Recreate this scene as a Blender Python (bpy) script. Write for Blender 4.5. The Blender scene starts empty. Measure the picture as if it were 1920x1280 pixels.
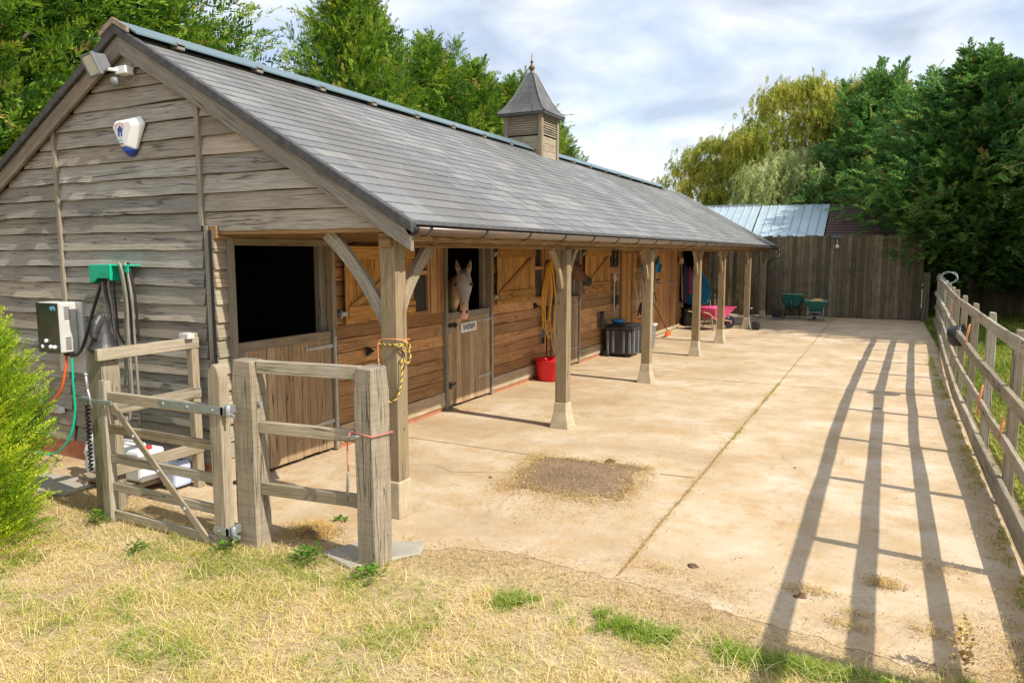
import bpy, math, random
import numpy as np
from mathutils import Vector, Matrix, noise
random.seed(7); np.random.seed(7)
R=math.radians
scene=bpy.context.scene
col=scene.collection
# ---------------------------------------------------------------- camera, sky, sun, exposure
cam=bpy.data.cameras.new('camera'); camo=bpy.data.objects.new('camera',cam); col.objects.link(camo)
cam.sensor_width=36; cam.lens=36*1384/1920; cam.clip_end=3000; cam.clip_start=.05
camo.location=(0,0,2.25); camo.rotation_euler=(R(90-6.82),0,R(26.76)); scene.camera=camo
SUN_EL=R(45.3); SX,SY=1.0,-0.115            # horizontal direction towards the sun
sd=Vector((SX,SY,0)).normalized()*math.cos(SUN_EL)+Vector((0,0,math.sin(SUN_EL)))
sl=bpy.data.lights.new('sun','SUN'); so=bpy.data.objects.new('sun',sl); col.objects.link(so)
sl.energy=4.1; sl.angle=R(.55); sl.color=(1,.925,.80)
so.rotation_euler=sd.to_track_quat('Z','Y').to_euler(); so.location=(10,-2,15)
w=bpy.data.worlds.new('World'); scene.world=w; w.use_nodes=True
nt=w.node_tree; nt.nodes.clear()
def N(nt,t,**k):
    n=nt.nodes.new(t)
    for a,b in k.items(): setattr(n,a,b)
    return n
def L(nt,a,b): nt.links.new(a,b)
out=N(nt,'ShaderNodeOutputWorld'); bg=N(nt,'ShaderNodeBackground'); bg.inputs[1].default_value=.15
sky=N(nt,'ShaderNodeTexSky'); sky.sky_type='NISHITA'; sky.sun_disc=False; sky.sun_elevation=SUN_EL
sky.sun_rotation=math.atan2(SX,SY); sky.air_density=1.0; sky.dust_density=.6; sky.ozone_density=1.2
tc=N(nt,'ShaderNodeTexCoord'); sep=N(nt,'ShaderNodeSeparateXYZ'); L(nt,tc.outputs['Generated'],sep.inputs[0])
def mth(nt,op,a,b=None,clamp=False):
    m=N(nt,'ShaderNodeMath',operation=op); m.use_clamp=clamp
    for i,x in enumerate((a,b)):
        if x is None: continue
        if isinstance(x,(int,float)): m.inputs[i].default_value=x
        else: L(nt,x,m.inputs[i])
    return m.outputs[0]
den=mth(nt,'MAXIMUM',mth(nt,'ADD',sep.outputs[2],.30),.05)
cx=mth(nt,'DIVIDE',sep.outputs[0],den); cy=mth(nt,'DIVIDE',sep.outputs[1],den)
cmb=N(nt,'ShaderNodeCombineXYZ'); L(nt,cx,cmb.inputs[0]); L(nt,cy,cmb.inputs[1])
n1=N(nt,'ShaderNodeTexNoise'); n1.inputs['Scale'].default_value=2.6; n1.inputs['Detail'].default_value=9; n1.inputs['Roughness'].default_value=.58; n1.inputs['Distortion'].default_value=.5
L(nt,cmb.outputs[0],n1.inputs['Vector'])
n2=N(nt,'ShaderNodeTexNoise'); n2.inputs['Scale'].default_value=2.4; n2.inputs['Detail'].default_value=8; n2.inputs['Distortion'].default_value=.4
mp=N(nt,'ShaderNodeMapping'); mp.inputs['Location'].default_value=(7.3,2.1,0); L(nt,cmb.outputs[0],mp.inputs[0]); L(nt,mp.outputs[0],n2.inputs['Vector'])
r1=N(nt,'ShaderNodeValToRGB'); r1.color_ramp.elements[0].position=.34; r1.color_ramp.elements[1].position=.62
r1.color_ramp.elements[0].color=(.48,.48,.48,1); L(nt,n1.outputs[0],r1.inputs[0])
r2=N(nt,'ShaderNodeValToRGB'); r2.color_ramp.elements[0].position=.38; r2.color_ramp.elements[1].position=.58
r2.color_ramp.elements[0].color=(2.75,3.15,3.8,1); r2.color_ramp.elements[1].color=(5.3,5.4,5.65,1); L(nt,n2.outputs[0],r2.inputs[0])
mx=N(nt,'ShaderNodeMix',data_type='RGBA'); L(nt,r1.outputs[0],mx.inputs[0]); L(nt,sky.outputs[0],mx.inputs[6]); L(nt,r2.outputs[0],mx.inputs[7])
L(nt,mx.outputs[2],bg.inputs[0]); L(nt,bg.outputs[0],out.inputs[0])
vs=scene.view_settings; vs.view_transform='Standard'; vs.look='None'; vs.exposure=.56; vs.gamma=1
scene.cycles.max_bounces=8

# ---------------------------------------------------------------- materials
def newmat(name):
    m=bpy.data.materials.new(name); m.use_nodes=True; t=m.node_tree
    return m,t,t.nodes['Principled BSDF']
def ramp(t,fac,stops,interp='LINEAR'):
    r=N(t,'ShaderNodeValToRGB'); cr=r.color_ramp; cr.interpolation=interp
    while len(cr.elements)<len(stops): cr.elements.new(.5)
    for e,(p,c) in zip(cr.elements,stops):
        e.position=p; e.color=(c[0],c[1],c[2],1) if hasattr(c,'__len__') else (c,c,c,1)
    L(t,fac,r.inputs[0]); return r.outputs[0]
def mapping(t,vec,scale,loc=(0,0,0)):
    m=N(t,'ShaderNodeMapping'); m.inputs['Scale'].default_value=scale; m.inputs['Location'].default_value=loc
    L(t,vec,m.inputs[0]); return m.outputs[0]
def noiset(t,vec,scale,detail=5,rough=.55,dist=0):
    n=N(t,'ShaderNodeTexNoise'); n.inputs['Scale'].default_value=scale; n.inputs['Detail'].default_value=detail
    n.inputs['Roughness'].default_value=rough; n.inputs['Distortion'].default_value=dist; L(t,vec,n.inputs['Vector']); return n.outputs[0]
def mixc(t,fac,a,b,mode='MIX'):
    m=N(t,'ShaderNodeMix',data_type='RGBA',blend_type=mode)
    if isinstance(fac,(int,float)): m.inputs[0].default_value=fac
    else: L(t,fac,m.inputs[0])
    for i,x in ((6,a),(7,b)):
        if hasattr(x,'__len__'): m.inputs[i].default_value=(x[0],x[1],x[2],1)
        else: L(t,x,m.inputs[i])
    return m.outputs[2]
def bumpn(t,bs,h,strength=.4,dist=.01):
    b=N(t,'ShaderNodeBump'); b.inputs['Strength'].default_value=strength; b.inputs['Distance'].default_value=dist
    L(t,h,b.inputs['Height']); L(t,b.outputs[0],bs.inputs['Normal'])
def wood(name,c1,c2,dark,rndamt=.45,knots=True,saw=False,moss=0,stain=.35,rough=.82,mosscol=(.16,.15,.04),cscale=1):
    m,t,bs=newmat(name)
    tc=N(t,'ShaderNodeTexCoord'); uv=tc.outputs['UV']; ob=tc.outputs['Object']
    at=N(t,'ShaderNodeAttribute'); at.attribute_name='rnd'
    g1=noiset(t,mapping(t,uv,(.8,34,1)),1.5,8,.66,.35)
    g2=noiset(t,mapping(t,uv,(2.5,170,1)),1.5,4,.6)
    c=ramp(t,g1,[(.3,c2),(.52,[(a+b)/2 for a,b in zip(c1,c2)]),(.72,c1)])
    c=mixc(t,mth(t,'MULTIPLY',ramp(t,g2,[(.38,1),(.54,0)]),.7),c,dark)
    # per board shift
    rs=ramp(t,at.outputs['Fac'],[(0,1-rndamt),(1,1+rndamt*.55)])
    c=mixc(t,1,c,rs,'MULTIPLY')
    hue=ramp(t,mth(t,'FRACT',mth(t,'MULTIPLY',at.outputs['Fac'],7.13)),[(0,(1.06,.99,.90)),(1,(.95,1.0,1.05))])
    c=mixc(t,1,c,hue,'MULTIPLY')
    st=noiset(t,ob,1.7*cscale,6,.65)
    c=mixc(t,mth(t,'MULTIPLY',ramp(t,st,[(.42,0),(.66,1)]),stain),c,[x*.55 for x in c2])
    ck=noiset(t,mapping(t,uv,(.55,15,1),(3,7,0)),1.0,3,.5,.4); cm=noiset(t,mapping(t,uv,(.9,3,1),(8,1,0)),1.0,2,.5)
    crk=mth(t,'MULTIPLY',ramp(t,ck,[(.482,0),(.497,1),(.503,1),(.518,0)]),ramp(t,cm,[(.45,0),(.55,.85)]))
    c=mixc(t,crk,c,[x*.3 for x in dark])
    if moss:
        ms=noiset(t,ob,3.1,5,.6); c=mixc(t,mth(t,'MULTIPLY',ramp(t,ms,[(.45,0),(.68,1)]),moss),c,mosscol)
    h=mth(t,'SUBTRACT',mth(t,'ADD',mth(t,'MULTIPLY',g1,.5),mth(t,'MULTIPLY',g2,.7)),crk)
    if knots:
        v=N(t,'ShaderNodeTexVoronoi'); v.inputs['Scale'].default_value=1.0; L(t,mapping(t,uv,(2.6,6.6,1)),v.inputs['Vector'])
        c=mixc(t,ramp(t,v.outputs['Distance'],[(.03,.9),(.075,0)]),c,[x*.35 for x in dark])
    if saw:
        wv=noiset(t,mapping(t,uv,(38,2.2,1)),1.0,4,.65,1.2)
        c=mixc(t,mth(t,'MULTIPLY',ramp(t,wv,[(.40,1),(.52,0)]),.30),c,dark)
        h=mth(t,'ADD',h,mth(t,'MULTIPLY',wv,.9))
    L(t,c,bs.inputs['Base Color']); bs.inputs['Roughness'].default_value=rough; bs.inputs['Specular IOR Level'].default_value=.25
    bumpn(t,bs,h,.55,.006); return m
def plain(name,c,rough=.5,metal=0,var=.15,scale=6,bump=0,dirt=0,dcol=(.12,.09,.06),spec=.5):
    m,t,bs=newmat(name); tc=N(t,'ShaderNodeTexCoord'); ob=tc.outputs['Object']
    n=noiset(t,ob,scale,6,.6); cc=ramp(t,n,[(.3,[x*(1-var) for x in c]),(.7,[min(1,x*(1+var)) for x in c])])
    if dirt: cc=mixc(t,mth(t,'MULTIPLY',ramp(t,noiset(t,ob,scale*2.3,7,.7),[(.45,0),(.7,1)]),dirt),cc,dcol)
    L(t,cc,bs.inputs['Base Color']); bs.inputs['Roughness'].default_value=rough; bs.inputs['Metallic'].default_value=metal; bs.inputs['Specular IOR Level'].default_value=spec
    if bump: bumpn(t,bs,noiset(t,ob,scale*6,4),bump,.004)
    return m
def leafm(name,stops,trans=.35,rough=.6):
    m,t,bs=newmat(name); at=N(t,'ShaderNodeAttribute'); at.attribute_name='rnd'
    c=ramp(t,at.outputs['Fac'],stops); L(t,c,bs.inputs['Base Color']); bs.inputs['Roughness'].default_value=rough; bs.inputs['Specular IOR Level'].default_value=.3
    tr=N(t,'ShaderNodeBsdfTranslucent'); L(t,c,tr.inputs[0]); ms=N(t,'ShaderNodeMixShader'); ms.inputs[0].default_value=trans
    L(t,bs.outputs[0],ms.inputs[1]); L(t,tr.outputs[0],ms.inputs[2]); L(t,ms.outputs[0],t.nodes['Material Output'].inputs[0]); return m
M={}
M['gable']=wood('weathered_board',(.53,.485,.415),(.32,.29,.24),(.14,.12,.095),rndamt=.30,stain=.32)
M['batten']=wood('weathered_batten',(.40,.35,.28),(.27,.235,.185),(.12,.10,.08),rndamt=.2)
M['barge']=wood('grey_bargeboard',(.36,.315,.26),(.22,.19,.155),(.09,.08,.07),rndamt=.15)
M['porch']=wood('sheltered_board',(.74,.43,.20),(.46,.235,.095),(.19,.09,.038),rndamt=.42,stain=.5)
M['shutter']=wood('amber_plank',(.70,.39,.12),(.42,.20,.055),(.12,.055,.02),rndamt=.35,stain=.3)
M['door']=wood('stable_door_plank',(.62,.455,.285),(.43,.295,.175),(.12,.075,.045),rndamt=.3,stain=.3)
M['frame']=wood('frame_timber',(.36,.31,.24),(.25,.21,.155),(.11,.085,.06),rndamt=.15,knots=False)
M['base']=wood('pale_base_board',(.60,.49,.33),(.46,.36,.23),(.2,.15,.1),rndamt=.15,knots=False)
M['oak']=wood('oak_post',(.45,.34,.21),(.30,.225,.135),(.13,.095,.06),rndamt=.15,moss=.25,stain=.35)
M['oakgrey']=wood('grey_oak_post',(.45,.39,.30),(.31,.26,.195),(.14,.115,.085),rndamt=.15,moss=.15,saw=True)
M['rail']=wood('grey_rail',(.52,.455,.355),(.35,.30,.225),(.13,.105,.075),rndamt=.3,moss=.35,stain=.3)
M['gate']=wood('gate_timber',(.52,.445,.335),(.34,.28,.205),(.14,.11,.075),rndamt=.25,moss=.2,stain=.25)
M['backfence']=wood('old_fence_board',(.31,.245,.16),(.18,.14,.088),(.065,.048,.032),rndamt=.5,moss=.4,mosscol=(.06,.075,.02),stain=.5)
M['rafter']=wood('rafter_timber',(.46,.30,.15),(.30,.18,.085),(.08,.045,.02),rndamt=.2)
M['stone']=plain('plinth_stone',(.46,.385,.26),.85,var=.18,scale=5,bump=.4,dirt=.35,dcol=(.2,.17,.09))
M['galv']=plain('galvanised_steel',(.42,.45,.47),.45,.7,var=.15,scale=9)
M['iron']=plain('black_iron',(.03,.03,.03),.5,.3)
M['gutter']=plain('gutter_plastic',(.12,.085,.06),.3,0,.15,dirt=.3,dcol=(.2,.16,.12))
M['blackpl']=plain('black_plastic',(.02,.021,.024),.35,0,.2,dirt=.2,dcol=(.08,.07,.06))
M['ridge']=plain('blue_grey_sheet',(.15,.225,.255),.42,.35,var=.1,scale=2,dirt=.15,dcol=(.2,.2,.17))
M['lead']=plain('lead_flashing',(.115,.115,.12),.6,.2,.25,scale=7,dirt=.5,dcol=(.24,.23,.21))
M['white']=plain('white_plastic',(.78,.79,.80),.35,0,.04,dirt=.08,dcol=(.5,.47,.4))
M['offwhite']=plain('off_white',(.56,.55,.52),.5,0,.06,dirt=.15,dcol=(.4,.33,.25))
M['blue']=plain('blue_plastic',(.02,.05,.30),.3)
M['sblue']=plain('sky_blue_plastic',(.03,.22,.48),.4)
M['red']=plain('red_rubber',(.68,.012,.02),.42,0,.1)
M['pink']=plain('pink_plastic',(.62,.07,.22),.4,0,.1,dirt=.25,dcol=(.3,.1,.12))
M['green']=plain('green_plastic',(.0,.42,.24),.4,0,.1)
M['teal']=plain('green_tray_plastic',(.012,.16,.115),.4,0,.2,dirt=.3,dcol=(.14,.17,.14))
M['teallt']=plain('faded_tray_inside',(.16,.30,.25),.5,0,.15)
M['yellow']=plain('yellow_hose',(.72,.36,.015),.4,0,.12)
M['orange']=plain('orange_rubber',(.78,.13,.02),.45,0,.1)
M['salmon']=plain('orange_twine',(.75,.28,.12),.8,0,.1)
M['hosegrey']=plain('grey_hose',(.27,.25,.21),.5,0,.25,dirt=.3,dcol=(.14,.12,.1))
M['darkgrey']=plain('dark_grey_plastic',(.026,.028,.031),.45,0,.2,scale=4,dirt=.25,dcol=(.15,.13,.11))
M['midgrey']=plain('mid_grey_plastic',(.16,.17,.18),.5,0,.12)
M['glassdark']=plain('dark_window_glass',(.05,.05,.045),.12,0,.2)
M['panel']=plain('heater_front',(.035,.04,.03),.12,0,.3,scale=5,dirt=.2,dcol=(.09,.07,.05))
M['lens']=plain('lamp_glass',(.55,.58,.50),.08,0,.1)
M['verge']=plain('dark_verge_strip',(.05,.05,.052),.6,.1,.3,scale=9,dirt=.3,dcol=(.2,.19,.17))
M['bronze']=plain('bronze_finial',(.16,.095,.045),.4,.6)
M['slab']=plain('grey_stone_slab',(.37,.34,.28),.8,0,.15,scale=4,bump=.4,dirt=.4,dcol=(.2,.17,.11))
M['brick']=plain('pale_brick',(.42,.27,.20),.85,0,.2,scale=12,bump=.5,dirt=.4,dcol=(.4,.36,.3))
M['redbrick']=plain('red_brick_plinth',(.40,.15,.075),.85,0,.25,scale=8,bump=.4,dirt=.3)
M['purple']=plain('plum_fabric',(.19,.035,.10),.9,0,.3)
M['navy']=plain('dark_navy_fabric',(.02,.02,.045),.9,0,.3)
M['redrope']=plain('faded_red_rope',(.50,.17,.13),.85,0,.25)
M['net']=plain('blue_net_cord',(.015,.30,.60),.6,0,.15)
M['ropey']=plain('yellow_rope',(.60,.42,.07),.8,0,.2)
M['black']=plain('flat_black',(.012,.012,.012),.9)
M['hay']=plain('hay',(.52,.38,.15),.9,0,.3,scale=14,bump=.6)
M['dung']=plain('dry_manure',(.12,.075,.035),.95,0,.35,scale=18,bump=.8)
M['bark']=plain('bark',(.10,.072,.05),.9,0,.3,scale=9,bump=.8)
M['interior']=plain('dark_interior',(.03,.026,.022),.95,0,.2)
M['tilebrown']=plain('brown_roof_tile',(.10,.058,.05),.8,0,.2,scale=6,bump=.3)
M['metalroof']=plain('pale_blue_sheet_roof',(.42,.52,.58),.40,.3,var=.12,scale=.9,dirt=.12,dcol=(.2,.25,.27))
M['clear']=plain('clear_blue_plastic',(.50,.58,.80),.25,0,.1)
M['cyan']=plain('light_blue_mark',(.15,.5,.7),.5)
M['logored']=plain('red_print',(.7,.12,.08),.6); M['logoteal']=plain('teal_print',(.25,.55,.48),.6)

# roof slate tiles
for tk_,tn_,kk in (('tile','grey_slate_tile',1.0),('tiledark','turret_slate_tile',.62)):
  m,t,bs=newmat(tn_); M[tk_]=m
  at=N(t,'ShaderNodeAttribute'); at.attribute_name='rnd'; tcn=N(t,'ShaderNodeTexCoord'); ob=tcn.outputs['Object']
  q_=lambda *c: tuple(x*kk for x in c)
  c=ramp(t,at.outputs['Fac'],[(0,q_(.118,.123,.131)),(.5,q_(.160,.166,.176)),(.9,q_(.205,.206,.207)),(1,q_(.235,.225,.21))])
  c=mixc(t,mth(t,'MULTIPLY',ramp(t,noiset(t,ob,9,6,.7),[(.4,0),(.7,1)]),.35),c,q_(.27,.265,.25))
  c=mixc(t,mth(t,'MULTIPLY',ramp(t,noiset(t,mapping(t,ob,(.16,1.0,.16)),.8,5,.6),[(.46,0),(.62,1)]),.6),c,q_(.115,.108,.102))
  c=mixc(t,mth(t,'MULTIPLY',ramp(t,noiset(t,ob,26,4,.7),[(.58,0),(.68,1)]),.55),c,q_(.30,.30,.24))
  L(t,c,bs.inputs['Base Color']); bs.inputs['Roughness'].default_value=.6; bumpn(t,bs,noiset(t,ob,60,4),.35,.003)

# concrete
m,t,bs=newmat('yard_concrete'); M['concrete']=m
tcn=N(t,'ShaderNodeTexCoord'); ob=tcn.outputs['Object']
n=noiset(t,ob,.9,8,.62); c=ramp(t,n,[(.32,(.43,.32,.195)),(.50,(.55,.435,.295)),(.66,(.64,.54,.41))])
c=mixc(t,mth(t,'MULTIPLY',ramp(t,noiset(t,mapping(t,ob,(1,1,1),(5,3,0)),2.6,7,.65),[(.47,0),(.64,1)]),.65),c,(.47,.31,.145))
c=mixc(t,mth(t,'MULTIPLY',ramp(t,noiset(t,mapping(t,ob,(.35,1.2,1),(9,1,0)),.9,6,.6),[(.52,0),(.72,1)]),.5),c,(.36,.25,.15))
c=mixc(t,mth(t,'MULTIPLY',ramp(t,noiset(t,ob,34,5,.7),[(.52,0),(.70,1)]),.42),c,(.30,.21,.125))
c=mixc(t,mth(t,'MULTIPLY',ramp(t,noiset(t,ob,75,3,.7),[(.6,0),(.72,1)]),.45),c,(.66,.58,.46))
vv=N(t,'ShaderNodeTexVoronoi'); vv.inputs['Scale'].default_value=2.3; vv.inputs['Randomness'].default_value=1; L(t,ob,vv.inputs['Vector'])
c=mixc(t,ramp(t,vv.outputs['Distance'],[(.018,.75),(.04,0)]),c,(.16,.11,.07))
c=mixc(t,mth(t,'MULTIPLY',ramp(t,noiset(t,mapping(t,ob,(1,1,1),(2,8,0)),1.4,8,.72),[(.60,0),(.68,1)]),.55),c,(.34,.235,.13))
c=mixc(t,mth(t,'MULTIPLY',ramp(t,noiset(t,mapping(t,ob,(1,.5,1),(21,8,0)),2.2,9,.75,1.5),[(.56,0),(.60,.6),(.66,1)]),.45),c,(.38,.25,.125))
c=mixc(t,mth(t,'MULTIPLY',ramp(t,noiset(t,mapping(t,ob,(1,1,1),(1,18,0)),7,8,.75),[(.60,0),(.70,1)]),.6),c,(.27,.18,.10))
c=mixc(t,mth(t,'MULTIPLY',ramp(t,noiset(t,ob,160,2,.6),[(.38,1),(.5,0)]),.35),c,(.26,.19,.12))
L(t,c,bs.inputs['Base Color']); bs.inputs['Roughness'].default_value=.88; bs.inputs['Specular IOR Level'].default_value=.25
bumpn(t,bs,mth(t,'ADD',noiset(t,ob,55,5,.7),noiset(t,ob,4,5,.6)),.45,.008)
# earth
def earthm(name,a,b,d,g=None):
    m,t,bs=newmat(name); tcn=N(t,'ShaderNodeTexCoord'); ob=tcn.outputs['Object']
    c=ramp(t,noiset(t,ob,1.6,8,.65),[(.32,b),(.6,a)])
    if g: c=mixc(t,ramp(t,noiset(t,ob,.55,5,.6),[(.42,0),(.6,.75)]),c,g)
    c=mixc(t,mth(t,'MULTIPLY',ramp(t,noiset(t,ob,23,6,.75),[(.5,0),(.68,1)]),.6),c,d)
    c=mixc(t,mth(t,'MULTIPLY',ramp(t,noiset(t,mapping(t,ob,(1,1,1),(4,4,0)),60,4,.7),[(.58,0),(.7,1)]),.5),c,[min(1,x*1.5) for x in a])
    L(t,c,bs.inputs['Base Color']); bs.inputs['Roughness'].default_value=.95; bs.inputs['Specular IOR Level'].default_value=.15
    bumpn(t,bs,mth(t,'ADD',noiset(t,ob,40,6,.75),noiset(t,ob,7,5,.6)),.8,.02); return m
M['earth']=earthm('dry_earth',(.58,.44,.27),(.40,.28,.16),(.20,.14,.075))
M['field']=earthm('field_soil',(.26,.24,.09),(.17,.17,.06),(.10,.09,.04),(.15,.2,.05))
M['patch']=earthm('rough_patch',(.32,.225,.14),(.20,.135,.08),(.085,.055,.035))
M['joint']=earthm('joint_dirt',(.40,.27,.12),(.27,.17,.07),(.14,.09,.04))
M['grass']=leafm('grass_blades',[(0,(.14,.26,.02)),(.3,(.32,.42,.05)),(.45,(.56,.52,.12)),(.7,(.72,.55,.22)),(1,(.88,.74,.42))],.3,.7)
M['fgrass']=leafm('meadow_blades',[(0,(.07,.13,.015)),(.5,(.20,.27,.03)),(.85,(.34,.36,.06)),(1,(.55,.46,.17))],.35,.7)
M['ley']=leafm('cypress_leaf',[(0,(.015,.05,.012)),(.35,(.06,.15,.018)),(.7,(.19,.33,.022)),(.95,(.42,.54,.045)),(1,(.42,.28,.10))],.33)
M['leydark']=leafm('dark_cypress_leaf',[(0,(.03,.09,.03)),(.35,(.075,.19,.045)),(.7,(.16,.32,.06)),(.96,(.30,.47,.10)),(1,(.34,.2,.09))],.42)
M['willow']=leafm('willow_leaf',[(0,(.10,.16,.02)),(.4,(.27,.33,.04)),(.75,(.50,.48,.07)),(1,(.66,.52,.14))],.5)
M['willowpale']=leafm('pale_willow_leaf',[(0,(.22,.28,.09)),(.5,(.44,.50,.19)),(1,(.68,.70,.36))],.5)
M['hedge']=leafm('golden_cypress_leaf',[(0,(.06,.15,.01)),(.35,(.26,.42,.015)),(.75,(.52,.66,.03)),(1,(.72,.74,.08))],.4)
M['weed']=leafm('weed_leaf',[(0,(.05,.14,.01)),(1,(.16,.33,.03))],.35)
M['straw']=leafm('straw',[(0,(.34,.21,.07)),(.5,(.60,.41,.15)),(1,(.80,.61,.27))],.15,.6)

# horse coats
def coat(name,body,face,muzz,hc,hr,mc,mr_):
    m,t,bs=newmat(name); tcn=N(t,'ShaderNodeTexCoord'); ob=tcn.outputs['Object']; nz=noiset(t,ob,9,6,.6)
    def near_(c,r0,r1):
        v=N(t,'ShaderNodeVectorMath',operation='DISTANCE'); L(t,ob,v.inputs[0]); v.inputs[1].default_value=c
        d=mth(t,'ADD',v.outputs['Value'],mth(t,'MULTIPLY',mth(t,'SUBTRACT',nz,.5),.05))
        r=N(t,'ShaderNodeMapRange'); L(t,d,r.inputs[0]); r.inputs[1].default_value=r0; r.inputs[2].default_value=r1; r.inputs[3].default_value=1; r.inputs[4].default_value=0; return r.outputs[0]
    c=ramp(t,nz,[(.35,[x*.7 for x in body]),(.65,body)])
    f=ramp(t,nz,[(.35,[x*.85 for x in face]),(.65,face)])
    c=mixc(t,near_(hc,hr*.75,hr),c,f); c=mixc(t,near_(mc,mr_*.7,mr_),c,muzz)
    L(t,c,bs.inputs['Base Color']); bs.inputs['Roughness'].default_value=.65
    bumpn(t,bs,noiset(t,mapping(t,ob,(60,60,20)),3,3),.25,.003); return m
# ---------------------------------------------------------------- mesh builder
class MB:
    def __init__(s): s.v=[];s.f=[];s.uv=[];s.rn=[];s.mi=[];s.sm=[]
    def add(s,vs,fs,uvs=None,r=None,m=0,smooth=False):
        b=len(s.v); s.v+= [tuple(x) for x in vs]
        if r is None: r=random.random()
        for k,f in enumerate(fs):
            s.f.append([b+i for i in f]); s.rn.append(r); s.mi.append(m); s.sm.append(smooth)
            s.uv+= (uvs[k] if uvs else [(0,0)]*len(f))
    def box(s,c,d,M3=None,r=None,m=0):
        c=Vector(c); h=[x/2 for x in d]; vs=[]
        for i in range(8):
            p=Vector((h[0]*(1 if i&1 else -1),h[1]*(1 if i&2 else -1),h[2]*(1 if i&4 else -1)))
            vs.append((p,(M3@p if M3 else p)+c))
        F=[(0,2,3,1),(4,5,7,6),(0,1,5,4),(2,6,7,3),(0,4,6,2),(1,3,7,5)]
        ax=sorted(range(3),key=lambda k:-d[k]); o=(random.random()*40,random.random()*40)
        uvs=[]
        for f in F:
            q=[vs[i][0] for i in f]; nrm=[k for k in range(3) if abs(q[0][k]-q[1][k])<1e-9 and abs(q[0][k]-q[2][k])<1e-9][0] if min(d)>0 else 2
            a=[k for k in ax if k!=nrm]; uvs.append([(p[a[0]]+o[0],p[a[1]]+o[1]+(.37*nrm)) for p in q])
        s.add([v[1] for v in vs],F,uvs,r,m)
    def bx(s,x0,x1,y0,y1,z0,z1,**k): s.box(((x0+x1)/2,(y0+y1)/2,(z0+z1)/2),(abs(x1-x0),abs(y1-y0),abs(z1-z0)),**k)
    def bar(s,p0,p1,w,h,up=(0,0,1),**k):
        p0=Vector(p0);p1=Vector(p1); z=(p1-p0); l=z.length; z=z/l; u=Vector(up); x=u.cross(z)
        if x.length<1e-4: x=Vector((1,0,0)).cross(z)
        x.normalize(); y=z.cross(x); M3=Matrix((x,y,z)).transposed(); s.box((p0+p1)/2,(w,h,l),M3,**k)
    def rings(s,rs,closed=False,cap=True,r=None,m=0,smooth=True):
        n=len(rs[0]); vs=[p for g in rs for p in g]; F=[];U=[]; o=random.random()*30
        K=len(rs) if closed else len(rs)-1; acc=0
        for i in range(K):
            a=i*n; b=((i+1)%len(rs))*n; dl=(Vector(rs[i][0])-Vector(rs[(i+1)%len(rs)][0])).length
            for j in range(n):
                j2=(j+1)%n; F.append((a+j,a+j2,b+j2,b+j)); U.append([(acc+o,j*.03),(acc+o,j*.03+.03),(acc+dl+o,j*.03+.03),(acc+dl+o,j*.03)])
            acc+=dl
        if cap and not closed:
            F.append(tuple(reversed(range(n)))); U.append([(o,.01*j) for j in range(n)])
            F.append(tuple(len(rs)*n-n+j for j in range(n))); U.append([(o,.01*j) for j in range(n)])
        s.add(vs,F,U,r,m,smooth)
    def tube(s,pts,rad,n=8,closed=False,**k):
        pts=[Vector(p) for p in pts]; rs=[]; prev=None
        for i,p in enumerate(pts):
            a=pts[i-1] if (i>0 or closed) else p; b=pts[(i+1)%len(pts)] if (i<len(pts)-1 or closed) else p
            d=(b-a).normalized()
            if prev is None: x=d.orthogonal().normalized()
            else: x=(prev-d*prev.dot(d)); x=x.normalized() if x.length>1e-5 else d.orthogonal().normalized()
            prev=x; y=d.cross(x); rr=rad[i] if hasattr(rad,'__len__') else rad
            rs.append([p+x*math.cos(q)*rr+y*math.sin(q)*rr for q in [2*math.pi*j/n for j in range(n)]])
        s.rings(rs,closed=closed,**k)
    def lathe(s,prof,c=(0,0,0),n=16,M3=None,**k):
        c=Vector(c); rs=[]
        for r_,z_ in prof:
            g=[]
            for j in range(n):
                q=2*math.pi*j/n; p=Vector((math.cos(q)*r_,math.sin(q)*r_,z_)); g.append((M3@p if M3 else p)+c)
            rs.append(g)
        s.rings(rs,**k)
    def prism(s,poly,ext,**k):
        e=Vector(ext); a=[Vector(p) for p in poly]; b=[p+e for p in a]; n=len(a)
        # u along longest extent of the outline
        d=max(((q-p) for p in a for q in a),key=lambda v:v.length); L_=d.length; d=d/L_; nn=e.normalized(); y=nn.cross(d); o=random.random()*30
        def uv(p): return (p.dot(d)+o,p.dot(y)+p.dot(nn)*.6+o)
        F=[tuple(reversed(range(n))),tuple(range(n,2*n))]; U=[[uv(a[i]) for i in F[0]],[uv(b[i]) for i in range(n)]]
        for i in range(n):
            j=(i+1)%n; F.append((i,j,n+j,n+i)); U.append([uv(a[i]),uv(a[j]),uv(b[j]),uv(b[i])])
        s.add(a+b,F,U,**k)
    def build(s,name,mats,parent=None,bevel=0,world=True,label=None,cat=None,group=None,kind=None,origin=None,sub=0):
        if not isinstance(mats,(list,tuple)): mats=[mats]
        V=np.array([tuple(v) for v in s.v],dtype=float)
        if parent is not None: o0=np.array(wloc(parent)) if world else np.zeros(3)
        elif origin is not None: o0=np.array(origin,float)
        elif world: o0=np.array([(V[:,0].min()+V[:,0].max())/2,(V[:,1].min()+V[:,1].max())/2,V[:,2].min()])
        else: o0=np.zeros(3)
        V=V-o0
        me=bpy.data.meshes.new(name); me.from_pydata(V.tolist(),[],s.f)
        u=me.uv_layers.new(name='UVMap'); u.data.foreach_set('uv',np.array(s.uv,dtype=np.float32).ravel())
        a=me.attributes.new('rnd','FLOAT','FACE'); a.data.foreach_set('value',np.array(s.rn,dtype=np.float32))
        me.polygons.foreach_set('material_index',np.array(s.mi,dtype=np.int32)); me.polygons.foreach_set('use_smooth',np.array(s.sm,dtype=bool))
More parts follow.
